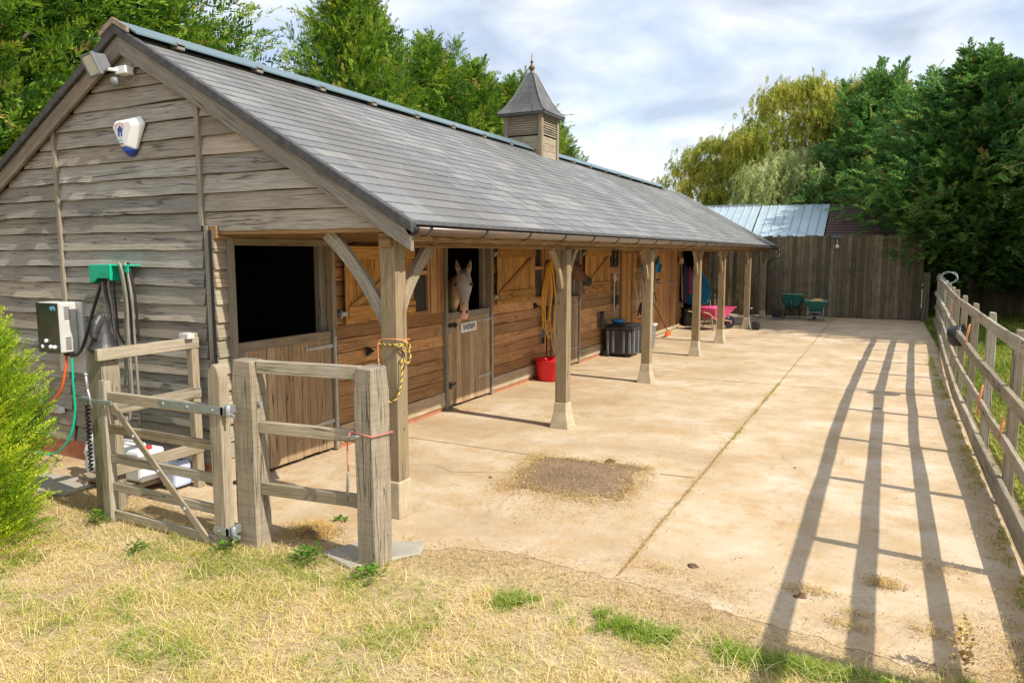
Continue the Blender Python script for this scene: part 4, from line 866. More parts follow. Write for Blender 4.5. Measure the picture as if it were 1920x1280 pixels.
mb=MB(); mb.bx(-6.30,-6.14,4.30,4.40,0.0,.055); mb.build('brick','brick',label='pale brick propping the front of the low board',cat='brick',bevel=.006)
mb=MB(); mb.bx(-6.95,-6.80,4.35,4.46,0.0,.055); mb.build('brick','brick',label='pale brick under the left end of the low board',cat='brick',bevel=.006)
mb=MB(); mb.prism([(-7.6,3.95,.004),(-6.7,4.05,.004),(-6.75,4.5,.004),(-7.7,4.4,.004)],(0,0,.02)); mb.build('paving_slab','base' if 0 else 'slab',label='flat worn paving slab in the dirt left of the gate',cat='paving slab',bevel=.004)
mb=MB(); mb.prism([(-3.66,4.10,.0),(-3.30,3.98,.0),(-3.0,4.42,.0),(-3.08,4.62,.0),(-3.55,4.42,.0)],(0,0,.028)); mb.build('stone_slab','slab',label='grey flat stone slab lying at the foot of the right barrier post',cat='stone slab',bevel=.006)
curve('bent_wire',[(-5.95,3.3,.01),(-5.8,3.35,.015),(-5.6,3.5,.012),(-5.65,3.62,.05)],.005,'hosegrey','thin pale wire lying on the dirt in front of the gate','wire')
# ropes
x,y=-3.21,4.155
mb=MB(); c=[(x-.095,y-.125,1.0),(x+.09,y-.125,.985),(x+.095,y+.11,.97),(x-.09,y+.11,.985)]
mb.tube([(c[0][0],c[0][1],c[0][2]),(c[1][0],c[1][1],c[1][2]),(c[2][0],c[2][1],c[2][2]),(c[3][0],c[3][1],c[3][2])],.006,closed=True,n=6)
mb.tube([(x-.095,y-.13,1.0),(x-.115,y-.14,.94),(x-.118,y-.14,.78),(x-.11,y-.14,.72)],.0055,n=6); mb.tube([(x-.115,y-.14,.72),(x-.125,y-.145,.6),(x-.12,y-.145,.5),(x-.112,y-.145,.6),(x-.11,y-.14,.70)],.007,n=6,m=1)
rp=mb.build('tether_rope',['redrope','hosegrey'],label='faded red tether rope wrapped round the right barrier post',cat='rope')
mb=MB(); mb.bar((x-.15,y-.14,.955),(x-.02,y-.15,.985),.022,.012); mb.bar((x-.06,y-.155,.96),(x+.0,y-.155,.985),.03,.012); mb.build('metal_clip','galv',rp,bevel=.004)
# yellow and navy rope on the porch post
def twisted(name,pts,r,label,mats,n1=7,**k):
    P=[Vector(p) for p in pts];Q=[]
    for i in range(len(P)-1):
        a=P[max(i-1,0)];b=P[i];c=P[i+1];d=P[min(i+2,len(P)-1)]
        for j in range(n1):
            t=j/n1; Q.append(.5*((2*b)+(-a+c)*t+(2*a-5*b+4*c-d)*t*t+(-a+3*b-3*c+d)*t**3))
    mb=MB(); 
    for s in range(3):
        W=[];acc=0
        for i,p in enumerate(Q):
            d=(Q[min(i+1,len(Q)-1)]-Q[max(i-1,0)]).normalized(); x=d.orthogonal().normalized() if i==0 else (x-d*x.dot(d)).normalized(); yv=d.cross(x); acc+=(Q[i]-Q[i-1]).length if i else 0
            a=acc/.055*2*math.pi+s*2.094; W.append(p+(x*math.cos(a)+yv*math.sin(a))*r*.55)
        mb.tube(W,r*.62,n=6,m=0 if s<2 else 1)
    return mb.build(name,mats,label=label,cat='rope',**k)
px_,py_=-3.66,5.06; a=.088
twisted('lead_rope',[(px_-a,py_-a,1.50),(px_,py_-a-.01,1.495),(px_+a,py_-a-.01,1.50),(px_+a+.03,py_-.05,1.50),(px_+a+.03,py_+.02,1.47),(px_+a+.05,py_+.03,1.38),(px_+a+.03,py_+.0,1.33),(px_+a+.02,py_-.05,1.38),(px_+a+.02,py_-.06,1.2),(px_+a+.0,py_-a-.01,1.06),(px_+.02,py_-a-.03,1.02),(px_-.06,py_-a-.02,1.10),(px_-a,py_-a-.02,1.25),(px_-a-.01,py_-a,1.38)],.0082,'yellow and navy twisted lead rope looped on the nearest porch post',['ropey','navy'],n1=14)
twisted('lead_rope_knot',[(px_+a+.02,py_-a,1.47),(px_+a+.05,py_-.04,1.52),(px_+a+.06,py_+.01,1.47),(px_+a+.02,py_-.03,1.44),(px_+a+.04,py_-.07,1.49)],.009,'knotted end of the yellow and navy rope on the nearest porch post',['ropey','navy'],n1=10)
curve('twine_loop',[(px_-a,py_-a-.004,1.44),(px_-a,py_-a-.004,1.53),(px_+a*.9,py_-a-.004,1.545),(px_+a+.004,py_,1.53),(px_+a+.004,py_+a,1.53),(px_-a,py_+a+.004,1.53),(px_-a-.004,py_-a,1.52),(px_-a-.008,py_-a-.01,1.40),(px_-a-.004,py_-a-.012,1.32)],.004,'salmon','orange baler twine tied round the nearest porch post','twine',n=6,smooth=3)
# ---------------------------------------------------------------- long rail fence on the right
lf=thing('long_rail_fence',(1.0,10,0),'long weathered four rail timber fence running away along the yard','fence')
ys=[2.3,4.1,5.95,7.75,9.55,11.45,13.25,15.2,16.95,19.0,20.9,22.8,24.6,26.3]
def fx(y): return float(np.interp(y,[0,10,13,16,20,24,28],[0,0,.03,.11,.24,.36,.46]))
for y in ys:
    x=1.035+fx(y); mb=MB(); wedge_post(mb,x,x+.085,y-.05,y+.05,1.60+jit(.02),tilt=.012*(random.random()-.6)); mb.build('post','rail',lf,bevel=.006)
for zc,h,th in ((1.50,.12,.036),(1.03,.105,.06),(.60,.10,.045),(.155,.20,.05)):
    i=0 if zc!=1.03 else -1
    while i<len(ys)-1:
        j=min(i+2,len(ys)-1); ia=max(i,0); ya=ys[ia]-(.5 if i<=0 else 0); yb=ys[j]; n=8; rs_=[]; o=random.random()*30
        for k in range(n+1):
            y=ya+(yb-ya)*k/n; x=1.032+fx(y)-.002; w_=fbm(y*.6,o,1)*.014; z=zc+fbm(y*.45,o+7,1)*.018; hh2=h*(1+.12*fbm(y,o+3,.8))
            rs_.append([(x,y,z-hh2/2),(x-th+w_*.4,y,z-hh2/2),(x-th+w_,y,z+hh2/2),(x,y,z+hh2/2)])
        mb=MB(); vs=[p for g_ in rs_ for p in g_];F=[];U=[]; W=[0,th,th+h,2*th+h,2*th+2*h]
        for k in range(n):
            for q in range(4):
                q2=(q+1)%4; F.append((4*k+q,4*k+q2,4*k+4+q2,4*k+4+q)); u0,u1=vs[4*k][1]+o,vs[4*k+4][1]+o; U.append([(u0,W[q]),(u0,W[q+1]),(u1,W[q+1]),(u1,W[q])])
        F+= [(3,2,1,0),(4*n,4*n+1,4*n+2,4*n+3)]; U+=[[(0,0),(.1,0),(.1,.1),(0,.1)]]*2
        mb.add(vs,F,U); mb.build('rail','rail',lf,bevel=.007); i=j
def ring3(name,c,r,mat,label,cat,th=.008,turns=1,ax='X',**k):
    mb=MB(); P=[]; n=22*turns
    for k_ in range(n):
        a=2*math.pi*k_/22; rr_=r*(1+.12*math.sin(k_*.7)); P.append((c[0]+.03*math.sin(k_*.37),c[1]+rr_*math.cos(a),c[2]+rr_*math.sin(a)*.8) if ax=='X' else (c[0]+rr_*math.cos(a),c[1]+.03*math.sin(k_*.37),c[2]+rr_*math.sin(a)*.8))
    mb.tube(P,th,n=6); return mb.build(name,mat,label=label,cat=cat,**k)
ring3('wire_coil',(1.38,20.8,1.66),.17,'galv','loose coil of pale wire hooked over the far end of the rail fence','wire',th=.006,turns=4,ax='Y')
mb=MB(); mb.lathe([(0,0),(.13,.0),(.16,.05),(.17,.20),(.165,.20),(.15,.04),(0,.02)],(.93,13.1,.98),18,Matrix.Rotation(R(80),3,'Y')@Matrix.Rotation(R(20),3,'X')); mb.build('feed_bucket','blackpl',label='black round feed bucket hooked on the second rail of the long fence',cat='bucket')
for k,(y,z,l) in enumerate(((11.35,1.32,.34),(9.4,.82,.36),(15.2,1.3,.2),(7.7,.80,.22))):
    x=1.0+fx(y); curve('baler_twine',[(x,y-.06,z),(x-.02,y-.04,z-l*.4),(x+.0,y+.03,z-l*.8),(x-.01,y+.06,z-l),(x-.02,y+.02,z-l*.7),(x,y-.02,z-l*.35),(x+.02,y+.05,z)],.006,'salmon',('long orange twine loop beside the black bucket on the rail fence','orange twine tied low on a post of the rail fence near the camera','short pale orange twine near the far end of the rail fence','orange twine end on the nearest visible post of the rail fence')[k],'twine',n=6)
# ---------------------------------------------------------------- back fence, sheds
bf=thing('back_fence',(-4,28.3,0),'tall dark vertical board fence closing the far end of the yard','fence')
mb=MB(); x=-9.5
while x<1.1: mb.bx(x,x+.131,28.3+(.012 if int(x*7)%2 else 0)+jit(.004),28.33+jit(.002),.02,2.86+jit(.03),r=random.random()); x+=.138
mb.build('board_panel','backfence',bf)
mb=MB(); mb.bx(-9.5,1.1,28.334,28.339,.03,2.82); mb.build('backing','interior',bf)
for x in (-6.5,-3.7,-.9): mb=MB(); mb.bx(x,x+.1,28.345,28.45,0,2.7); mb.build('post','backfence',bf)
mb=MB(); mb.bx(-9.5,1.1,28.34,28.38,.5,.6); mb.bx(-9.5,1.1,28.34,28.38,2.2,2.3); mb.build('rail','backfence',bf)
mb=MB(); wedge_post(mb,1.12,1.32,27.85,28.05,1.62); mb.build('gate_post','backfence',label='thick dark wooden gate post at the right end of the back fence',cat='post',bevel=.01)
mb=MB(); x=1.35
while x<26: mb.bx(x,x+.148,31.5+jit(.01),31.53,.02,2.1+jit(.04),r=random.random()); x+=.145
mb.build('dark_fence','backfence',label='low dark board fence in the shade beneath the right hand conifers',cat='fence')
sh=thing('metal_roofed_shed',(-5,31,0),'shed with a pale blue corrugated metal roof behind the back fence','shed')
def metal(x0,x1,name):
    mb=MB(); n=int((x1-x0)/.30); w_=(x1-x0)/n
    for i in range(n):
        a=x0+i*w_; mb.prism([(a,28.75,2.83),(a+w_-.002,28.75,2.83),(a+w_-.002,28.75,2.845),(a,28.75,2.845)],(0,2.55,1.28)); mb.prism([(a,28.75,2.845),(a+.05,28.75,2.845),(a+.035,28.75,2.89),(a+.015,28.75,2.89)],(0,2.55,1.28))
    mb.build(name,'metalroof',sh)
metal(-4.55,-2.05,'roof_sheet'); metal(-8.2,-4.6,'roof_sheet')
mb=MB(); mb.bx(-8.2,-2.1,28.9,31.3,0,2.75); mb.build('wall','backfence',sh)
mb=MB(); mb.bx(-8.2,-4.6,31.27,31.36,4.10,4.2); mb.build('ridge_flashing','galv',sh)
ts=thing('tiled_roof_building',(0,31,0),'building with a dark brown tiled roof beside the metal roofed shed','building')
mb=MB(); 
for i in range(12):
    y=28.8+i*.2; z=2.85+i*.105; x=-2.0
    while x<.9: mb.prism([(x,y,z+.02+jit(.003)),(x+.24,y,z+.02),(x+.24,y+.23,z+.11),(x,y+.23,z+.11)],(0,.01,-.02)); x+=.245
mb.build('roof','tilebrown',ts)
mb=MB(); mb.bx(-1.95,.9,28.95,31.3,0,2.8); mb.prism([(-1.95,28.95,2.8),(-1.95,31.2,2.8),(-1.95,31.2,3.95)],(2.85,0,0)); mb.build('wall','redbrick',ts)
sc=thing('security_light',(-1.55,28.28,2.4),'small white security camera with dark solar panel on the back fence','security light')
mb=MB(); mb.box((-1.6,28.16,2.80),(.30,.18,.02),Matrix.Rotation(R(35),3,'X')); mb.build('solar_panel','panel',sc)
mb=MB(); mb.lathe([(0,-.08),(.055,-.07),(.065,0),(.05,.07),(0,.08)],(-1.55,28.18,2.47),12,Matrix.Rotation(R(60),3,'X')); mb.tube([(-1.55,28.28,2.55),(-1.55,28.2,2.6),(-1.58,28.18,2.78)],.015); mb.build('camera_head','white',sc)
# ---------------------------------------------------------------- wheelbarrows
def barrow(name,loc,rz,tray,inner,frame,label,tilt=0,legs=True):
    b=thing(name,loc,label,'wheelbarrow',rz=rz)
    if tilt: b.rotation_euler=(tilt,0,rz)
    # local: faces -Y (handles towards viewer), wheel at +Y
    def rr(z,x0,y0,y1): return [(-x0,y0,z),(x0,y0,z),(x0,y1,z),(-x0,y1,z)]
    mb=MB(); O=[rr(.34,.21,-.26,.22),rr(.50,.28,-.36,.34),rr(.66,.34,-.44,.50)]; I=[rr(.655,.325,-.425,.48),rr(.50,.262,-.34,.32),rr(.36,.195,-.245,.205)]
    mb.rings(O+I,smooth=False); tr=mb.build('tray',tray,b,world=False,bevel=.03)
    mb=MB(); mb.tube([(-.345,-.445,.662),(.345,-.445,.662),(.345,.505,.665),(-.345,.505,.665)],.017,closed=True,n=8); mb.build('rim',inner,tr,world=False)
    for s in (-1,1):
        mb=MB(); mb.tube([(s*.28,-.98,.60),(s*.27,-.6,.52),(s*.22,-.25,.33),(s*.14,.25,.28),(s*.06,.66,.22)],.016); mb.build('frame_tube',frame,b,world=False)
        mb=MB(); mb.tube([(s*.28,-1.02,.608),(s*.28,-.88,.578)],.021); mb.build('grip','blackpl',b,world=False)
        mb=MB(); mb.tube([(s*.21,-.18,.33),(s*.27,-.28,.02),(s*.25,-.42,.02),(s*.24,-.45,.45)],.015); mb.build('leg',frame,b,world=False)
    mb=MB(); mb.tube([(-.24,-.33,.17),(.24,-.33,.17)],.013); mb.tube([(-.24,-.42,.30),(.24,-.42,.30)],.013); mb.build('cross_bar',frame,b,world=False)
    Mr=Matrix.Rotation(R(90),3,'Y'); mb=MB(); mb.lathe([(.12,-.045),(.17,-.05),(.195,-.03),(.2,0),(.195,.03),(.17,.05),(.12,.045)],(0,.66,.2),20,Mr,m=0); w_=mb.build('wheel','blackpl',b,world=False)
    mb=MB(); mb.lathe([(0,-.05),(.03,-.05),(.125,-.02),(.125,.02),(.03,.05),(0,.05)],(0,.66,.2),16,Mr); mb.build('hub',tray,w_,world=False)
    return b
barrow('wheelbarrow',(-2.05,26.75,0),R(6),'teal','teallt','galv','dark green wheelbarrow holding hay, right of the pair by the back fence')
b2=barrow('wheelbarrow',(-2.82,27.0,.02),R(4),'teal','teallt','blackpl','dark green wheelbarrow tipped up, left of the pair by the back fence',tilt=R(0))
b2.rotation_euler=(R(20),0,R(183)); b2.location=(-2.82,27.05,.06)
mb=MB(); mb.rings([ell((-2.05,26.75,.56),(.26,0,0),(0,.33,0)),ell((-2.02,26.75,.66),(.24,0,.01),(0,.30,0)),ell((-2.0,26.8,.73),(.12,0,0),(0,.16,0))]); mb.build('hay_heap','hay',label='small heap of hay lying in the right green wheelbarrow',cat='hay')
barrow('wheelbarrow',(-4.42,22.1,0),R(-28),'pink','pink','base','bright pink wheelbarrow parked under the far end of the porch')
# ---------------------------------------------------------------- things along the stable front
W0=WX+.06
np_=thing('name_plate',(W0,9.51,1.16),'white name plate reading SHERIFF on the pale horse\'s stable door','name plate')
mb=MB(); mb.prism([(WX+.026,9.28,1.085),(WX+.026,9.74,1.095),(WX+.026,9.74,1.235),(WX+.026,9.28,1.225)],(.012,0,0)); mb.build('plate','white',np_,bevel=.003)
M4=Matrix.Translation(Vector((WX+.0395,9.51,1.16))-Vector(wloc(np_)))@Matrix.Rotation(R(90),4,'Z')@Matrix.Rotation(R(90),4,'X'); text_obj('SHERIFF',.115,'black',M4,np_,xs=.92,bold=.0008)
# yellow hose coil on a hook
mb=MB(); mb.bx(W0-.02,W0+.06,12.30,12.36,2.05,2.12); mb.build('hose_hook','iron',label='dark hook carrying the yellow hose on the plank post',cat='hook')
loops=[(1.02,.22,12.18),(.88,.17,12.10),(.72,.24,12.26)]
mb=MB()
for k,(zb,w_,yc) in enumerate(loops):
    P=[]
    for i in range(28):
        a=2*math.pi*i/28; top=2.12; zc=(top+zb)/2; hz=(top-zb)/2; z=zc+hz*math.cos(a); wx=w_*math.sin(a)*(1-.75*max(0,(z-zc)/hz))
        P.append((W0+.03+.02*k,12.33*(z-zb)/(top-zb)+yc*(1-(z-zb)/(top-zb))+wx,z))
    mb.tube(P,.013,closed=True,n=8)
mb.tube([(W0+.06,12.25,1.2),(W0+.05,12.36,.95),(W0+.06,12.40,.6),(W0+.1,12.42,.40),(W0+.12,12.40,.36)],.013); mb.tube([(W0+.06,12.14,.9),(W0+.05,12.1,.62),(W0+.05,12.08,.55)],.013)
mb.build('garden_hose','yellow',label='long yellow hose coiled in loops on the post beside the third stable door',cat='hose')
sg=thing('spray_lance',(W0,12.2,.5),'blue and black hose lance hanging below the yellow hose','spray lance')
mb=MB(); mb.tube([(W0+.02,12.14,1.05),(W0+.02,12.13,.72)],.032,n=10); mb.build('body','sblue',sg); mb=MB(); mb.tube([(W0+.02,12.13,.72),(W0+.02,12.13,.62)],.038); mb.tube([(W0+.02,12.25,1.3),(W0+.02,12.26,.3)],.012); mb.tube([(W0+.03,12.14,1.05),(W0+.03,12.2,1.12),(W0+.03,12.26,1.3)],.014); mb.build('trigger','blackpl',sg)
tb=thing('rubber_tub',(-5.24,11.93,0),'bright red rubber tub standing on the concrete under the yellow hose','tub')
mb=MB(); mb.lathe([(0,.012),(.22,.012),(.235,.03),(.28,.36),(.292,.37),(.292,.385),(.275,.385),(.225,.04),(0,.035)],(-5.24,11.93,0),28); mb.build('bowl','red',tb)
for s in (-1,1): mb=MB(); a=s; mb.tube([(-5.24-.06,11.93+s*.28,.37),(-5.24-.055,11.93+s*.33,.43),(-5.24+.055,11.93+s*.33,.43),(-5.24+.06,11.93+s*.28,.37)],.014); mb.build('handle','red',tb)
mb=MB(); mb.tube([(WX+.02,11.88,1.32),(WX+.10,11.88,1.32),(WX+.10,11.93,1.27)],.014); mb.bx(WX,WX+.035,11.85,11.92,1.28,1.37); mb.build('tether_hook','iron',label='small black hook on the boards left of the yellow hose',cat='hook')
mb=MB(); mb.tube([(WX+.03,8.66,1.20),(WX+.05,8.62,1.16),(WX+.05,8.66,1.11),(WX+.05,8.70,1.16)],.009,closed=True); mb.build('tether_ring','galv',label='metal tether ring on the boards left of the SHERIFF door',cat='ring')
mb=MB(); mb.prism([(WX+.03,7.05,1.02),(WX+.12,7.05,1.08),(WX+.03,7.05,1.13)],(0,.06,0)); mb.build('saddle_hook','iron',label='black triangular hook seen between the barrier and the first porch post',cat='hook')
# storage trunk
tk=thing('storage_trunk',(-5.1,15.6,0),'dark grey plastic storage trunk on wheels against the stable wall','storage trunk')
X0,X1,Y0,Y1=-5.42,-4.78,15.25,15.98
mb=MB(); mb.rings([[(X0+.03,Y0+.03,.05),(X1-.03,Y0+.03,.05),(X1-.03,Y1-.03,.05),(X0+.03,Y1-.03,.05)],[(X0,Y0,.60),(X1,Y0,.60),(X1,Y1,.60),(X0,Y1,.60)]],smooth=False); mb.build('box','darkgrey',tk,bevel=.02)
mb=MB()
for x in (X0+.05,X0+.17,X1-.23,X1-.10): mb.bx(x,x+.05,Y0-.012,Y0+.04,.10,.58)
for y in (Y0+.06,Y1-.12,(Y0+Y1)/2): mb.bx(X1-.03,X1+.012,y,y+.05,.10,.58)
mb.build('rib','midgrey',tk,bevel=.004)
mb=MB(); mb.bx(X0-.02,X1+.02,Y0-.03,Y1+.03,.602,.665); mb.bx(X0+.03,X1-.03,Y0+.02,Y1-.02,.665,.70); mb.build('lid','darkgrey',tk,bevel=.02)
for x in (X0+.06,): 
    mb=MB(); mb.lathe([(0,-.02),(.07,-.02),(.07,.02),(0,.02)],(x,Y0-.03,.075),16,Matrix.Rotation(R(90),3,'X')); mb.build('wheel','blackpl',tk)
tk2=thing('storage_trunk',(-4.95,16.6,0),'lighter grey storage trunk partly hidden behind the third porch post','storage trunk')
mb=MB(); mb.rings([[(-5.38,16.1,.05),(-4.72,16.1,.05),(-4.72,16.7,.05),(-5.38,16.7,.05)],[(-5.42,16.06,.58),(-4.68,16.06,.58),(-4.68,16.74,.58),(-5.42,16.74,.58)]],smooth=False); mb.build('box','midgrey',tk2,bevel=.02); mb=MB(); mb.bx(-5.44,-4.66,16.04,16.76,.582,.64); mb.build('lid','offwhite',tk2,bevel=.015)
mb=MB(); mb.lathe([(0,.0),(.09,.0),(.16,.06),(.17,.10),(.155,.10),(.08,.02),(0,.015)],(-5.22,15.55,.70),20); mb.build('feed_bowl','sblue',label='blue shallow feed bowl on the lid of the dark trunk',cat='bowl')
mb=MB(); mb.bx(-5.5,-5.46,15.12,15.24,.62,.98); mb.tube([(-5.45,15.18,.62),(-5.45,15.18,1.0)],.05); mb.build('boot_rest','blackpl',label='black rubber boot standing at the wall beside the trunk',cat='boot',bevel=.01)
# tools along the wall
def tool(name,head,p0,p1,shaft,label,cat,hm,r=.014,hs=(.06,.34,.12),htilt=0,grip=False):
    t=thing(name,p0,label,cat); mb=MB(); mb.tube([p0,p1],r,n=8); mb.build('handle',shaft,t)
    p1v=Vector(p1); d=(p1v-Vector(p0)).normalized()
    if head=='broom':
        mb=MB(); mb.box(p1v+d*.03,(.05,hs[1],.05)); hd=mb.build('head',hm,t,bevel=.008)
        mb=MB()
        for i in range(16):
            for j in (-1,0,1): y=p1v.y-hs[1]/2+.012+i*(hs[1]-.024)/15; mb.bar((p1v.x+j*.014,y,p1v.z+d.z*.05),(p1v.x+j*.02+jit(.006),y+jit(.01),p1v.z+d.z*(.05+hs[2])),.012,.012,r=random.random())
        mb.build('bristles',hm,hd)
    elif head=='shovel':
        a=htilt; Mr=Matrix.Rotation(a,3,'X'); c=p1v+Mr@Vector((0,0,hs[2]*.55)); P=[]
        mb=MB(); W_=hs[1]/2; H_=hs[2]/2; poly=[c+Mr@Vector((0,y,z)) for y,z in ((-W_*.6,-H_),(W_*.6,-H_),(W_,-H_*.5),(W_,H_),(-W_,H_),(-W_,-H_*.5))]
        mb.prism(poly,Mr@Vector((.02,0,0))); mb.prism([p+Mr@Vector((.02,0,0)) for p in (poly[5],poly[4],poly[4]+Mr@Vector((.05,0,0)),poly[5]+Mr@Vector((.05,0,0)))],Mr@Vector((0,.01,0))); mb.prism([p+Mr@Vector((.02,0,0)) for p in (poly[2],poly[3],poly[3]+Mr@Vector((.05,0,0)),poly[2]+Mr@Vector((.05,0,0)))],Mr@Vector((0,-.01,0)))
        mb.build('blade',hm,t,bevel=.006)
    elif head=='fork':
        mb=MB(); mb.bar(p1v+Vector((0,-.14,.03)),p1v+Vector((0,.14,.03)),.02,.02)
        for i in range(8): y=-.14+i*.04; mb.tube([p1v+Vector((0,y,.03)),p1v+Vector((.03,y*1.1,.20)),p1v+Vector((.07,y*1.1,.34))],.006,n=5)
        mb.build('tines',hm,t)
    if grip: mb=MB(); mb.tube([Vector(p0),Vector(p0)+d*.16],r*1.6); mb.build('grip','blackpl',t)
    return t
XW=WX+.12
tool('shovel','shovel',(XW,17.75,.72),(XW,17.95,1.78),'offwhite','blue plastic shovel hung head up on a white shaft left of the third porch post','shovel','sblue',htilt=R(-30),hs=(.05,.26,.34),grip=True)
tool('rake','fork',(XW,17.35,1.68),(XW+.02,17.75,.70),'offwhite','pale handled rake standing head down behind the trunk','rake','navy',r=.013)
mb=MB(); mb.bx(XW-.03,XW+.03,18.3,18.42,1.70,1.9); mb.tube([(XW,18.36,1.72),(XW,18.36,1.35)],.013); mb.build('brush','blackpl',label='short black headed brush between the two blue shovels',cat='brush')
tool('shovel','shovel',(XW,19.05,.30),(XW,19.20,1.76),'offwhite','blue plastic shovel hung right of the third porch post','shovel','sblue',htilt=R(-38),hs=(.05,.34,.36))
mb=MB(); mb.tube([(XW,19.2,1.52),(XW+.02,19.45,1.56)],.02); mb.tube([(XW,19.1,1.2),(XW+.02,19.28,1.0)],.02); mb.build('wall_clip','blackpl',label='black tool clip bar on the plank doors',cat='clip')
tool('yard_brush','broom',(WX+.08,19.0,1.05),(WX+.38,19.6,.14),'bronze','orange headed yard brush leaning against the wall with its head on the concrete','broom','orange',r=.014,hs=(.06,.46,.07))
tool('yard_brush','broom',(WX+.14,22.15,.62),(WX+.12,21.95,1.93),'base','straw coloured broom hung upside down at the end of the wall','broom','hay',r=.015,hs=(.06,.34,.12))
mb=MB(); mb.bx(WX+.02,WX+.045,15.25,15.32,1.72,1.95); mb.build('thermometer','offwhite',label='white thermometer strip on the frame right of the third shutter',cat='thermometer',bevel=.004)
mb=MB(); fxx=WX+.05
for a,b,c,d in ((15.72,16.22,2.26,2.31),(15.72,16.22,1.95,2.0),(15.72,15.78,2.0,2.26),(16.17,16.22,2.0,2.26),(15.95,15.99,2.0,2.26)): mb.bx(fxx,fxx+.04,a,b,c,d)
mb.prism([(fxx,15.76,2.31),(fxx,15.95,2.37),(fxx,15.98,2.31)],(.04,0,0)); mb.bx(fxx+.01,fxx+.03,15.80,15.90,2.11,2.14); mb.bx(fxx+.01,fxx+.03,16.03,16.12,2.04,2.13); mb.build('wall_rack','iron',label='black metal two hole rack on the wall left of the tack room door',cat='rack')
# hanging head collar and rope left of tack door
curve('head_collar',[(W0,15.98,1.80),(W0+.03,15.93,1.70),(W0+.03,15.98,1.62),(W0+.03,16.06,1.66),(W0+.02,16.02,1.78),(W0+.02,16.0,1.45),(W0+.03,15.97,1.1),(W0+.03,16.03,.85)],.018,'offwhite','pale head collar and rope hanging left of the tack room door','head collar')
mb=MB(); mb.tube([(W0,16.12,1.75),(W0+.02,16.14,1.3),(W0+.02,16.10,1.0)],.022); mb.box((W0+.04,16.12,1.18),(.06,.14,.20)); mb.build('grooming_strap','blackpl',label='black strap and pouch hanging beside the pale head collar',cat='strap',bevel=.01)
# tack on second horse door
curve('door_chain',[(W0,12.55,2.1),(W0+.02,12.56,1.7),(W0+.02,12.58,1.3),(W0+.01,12.52,1.45)],.010,'iron','dark lead rope hanging between the yellow hose and the third door','rope')
curve('lead_rein',[(W0+.02,13.98,1.70),(W0+.03,13.96,1.5),(W0+.03,13.92,1.38),(W0+.03,14.0,1.32),(W0+.02,14.04,1.5)],.010,'hosegrey','grey rope looped at the hinge beside the bay horse','rope')
# coats, net and bin at the far bay
mb=MB(); mb.rings([ell((WX+.12,22.3,1.95),(.03,0,0),(0,.05,0)),ell((WX+.14,22.35,1.75),(.09,0,0),(0,.20,0)),ell((WX+.14,22.35,1.2),(.10,0,0),(0,.24,.02)),ell((WX+.13,22.35,.78),(.09,0,0),(0,.26,0))]); mb.build('coat','navy',label='dark coat hanging behind the straw coloured broom',cat='coat')
mb=MB(); mb.rings([ell((WX+.2,22.62,1.85),(.03,0,0),(0,.04,0)),ell((WX+.22,22.66,1.6),(.08,0,0),(0,.16,0)),ell((WX+.22,22.7,1.0),(.08,0,0),(0,.16,0))]); mb.build('rug','purple',label='plum coloured rug hanging beside the blue haynet',cat='rug')
hn=thing('haynet',(WX+.45,23.2,.7),'bright blue haynet stuffed and hanging below the porch beam behind the fourth post','haynet')
def hr(z): return np.interp(z,[.62,.72,.95,1.3,1.6,1.85],[.10,.36,.46,.40,.22,.05])
C0=Vector((WX+.30,23.15,0)); mb=MB(); 
mb.lathe([(0,.64)]+[(hr(z)*.93,z) for z in (.66,.75,.95,1.15,1.3,1.5,1.65,1.8)]+[(0,1.85)],C0,20); mb.build('filling','navy',hn)
mb=MB(); nn=20
for k in range(nn):
    for s in (-1,1):
        P=[]
        for i in range(26):
            z=.64+1.22*i/25; a=2*math.pi*k/nn+s*i*.20; r_=hr(z); P.append(C0+Vector((math.cos(a)*r_,math.sin(a)*r_,z)))
        mb.tube(P,.011,n=4)
mb.build('net','net',hn); mb=MB(); mb.tube([C0+Vector((0,0,1.85)),C0+Vector((0,0,2.3))],.012); mb.build('cord','net',hn)
mb=MB(); mb.lathe([(0,0.01),(.25,.01),(.29,.52),(.31,.54),(.31,.58),(0,.585)],(WX+.16,23.0,0),20); mb.build('dustbin','blackpl',label='black bin standing on the concrete below the blue haynet',cat='bin')
mb=MB()
for i in range(5): mb.bar((WX+.2+i*.05,23.6,.62),(WX+.75+i*.10,23.9+.1*i,1.0-.06*i+.0),.02,.02)
curve('lunge_whip',[(WX+.35,24.0,1.75),(WX+.7,23.8,1.2),(-4.5,22.4,.72)],.010,'hosegrey','thin grey pole leaning from the wall into the pink wheelbarrow, upper one','pole'); curve('lunge_whip',[(WX+.30,24.0,1.45),(WX+.65,23.5,1.0),(-4.62,22.3,.70)],.010,'hosegrey','thin grey pole leaning into the pink wheelbarrow, lower one','pole')
mb=MB()
for k in range(8): mb.bx(-4.98,-4.93,25.3,25.42,.85+k*.14,.94+k*.14)
mb.tube([(-4.95,25.36,.8),(-4.95,25.36,2.3)],.01); mb.build('hanging_mesh_feeder','midgrey',label='string of grey blocks hanging behind the blue haynet',cat='feeder')
mb=MB(); mb.rings([ell((-4.62,23.6,2.27),(.16,0,0),(0,.2,0)),ell((-4.6,23.6,2.21),(.20,0,0),(0,.26,0)),ell((-4.6,23.6,2.19),(.12,0,0),(0,.15,0))]); mb.build('hanging_basket_lamp','offwhite',label='round pale lamp under the far porch roof',cat='lamp')
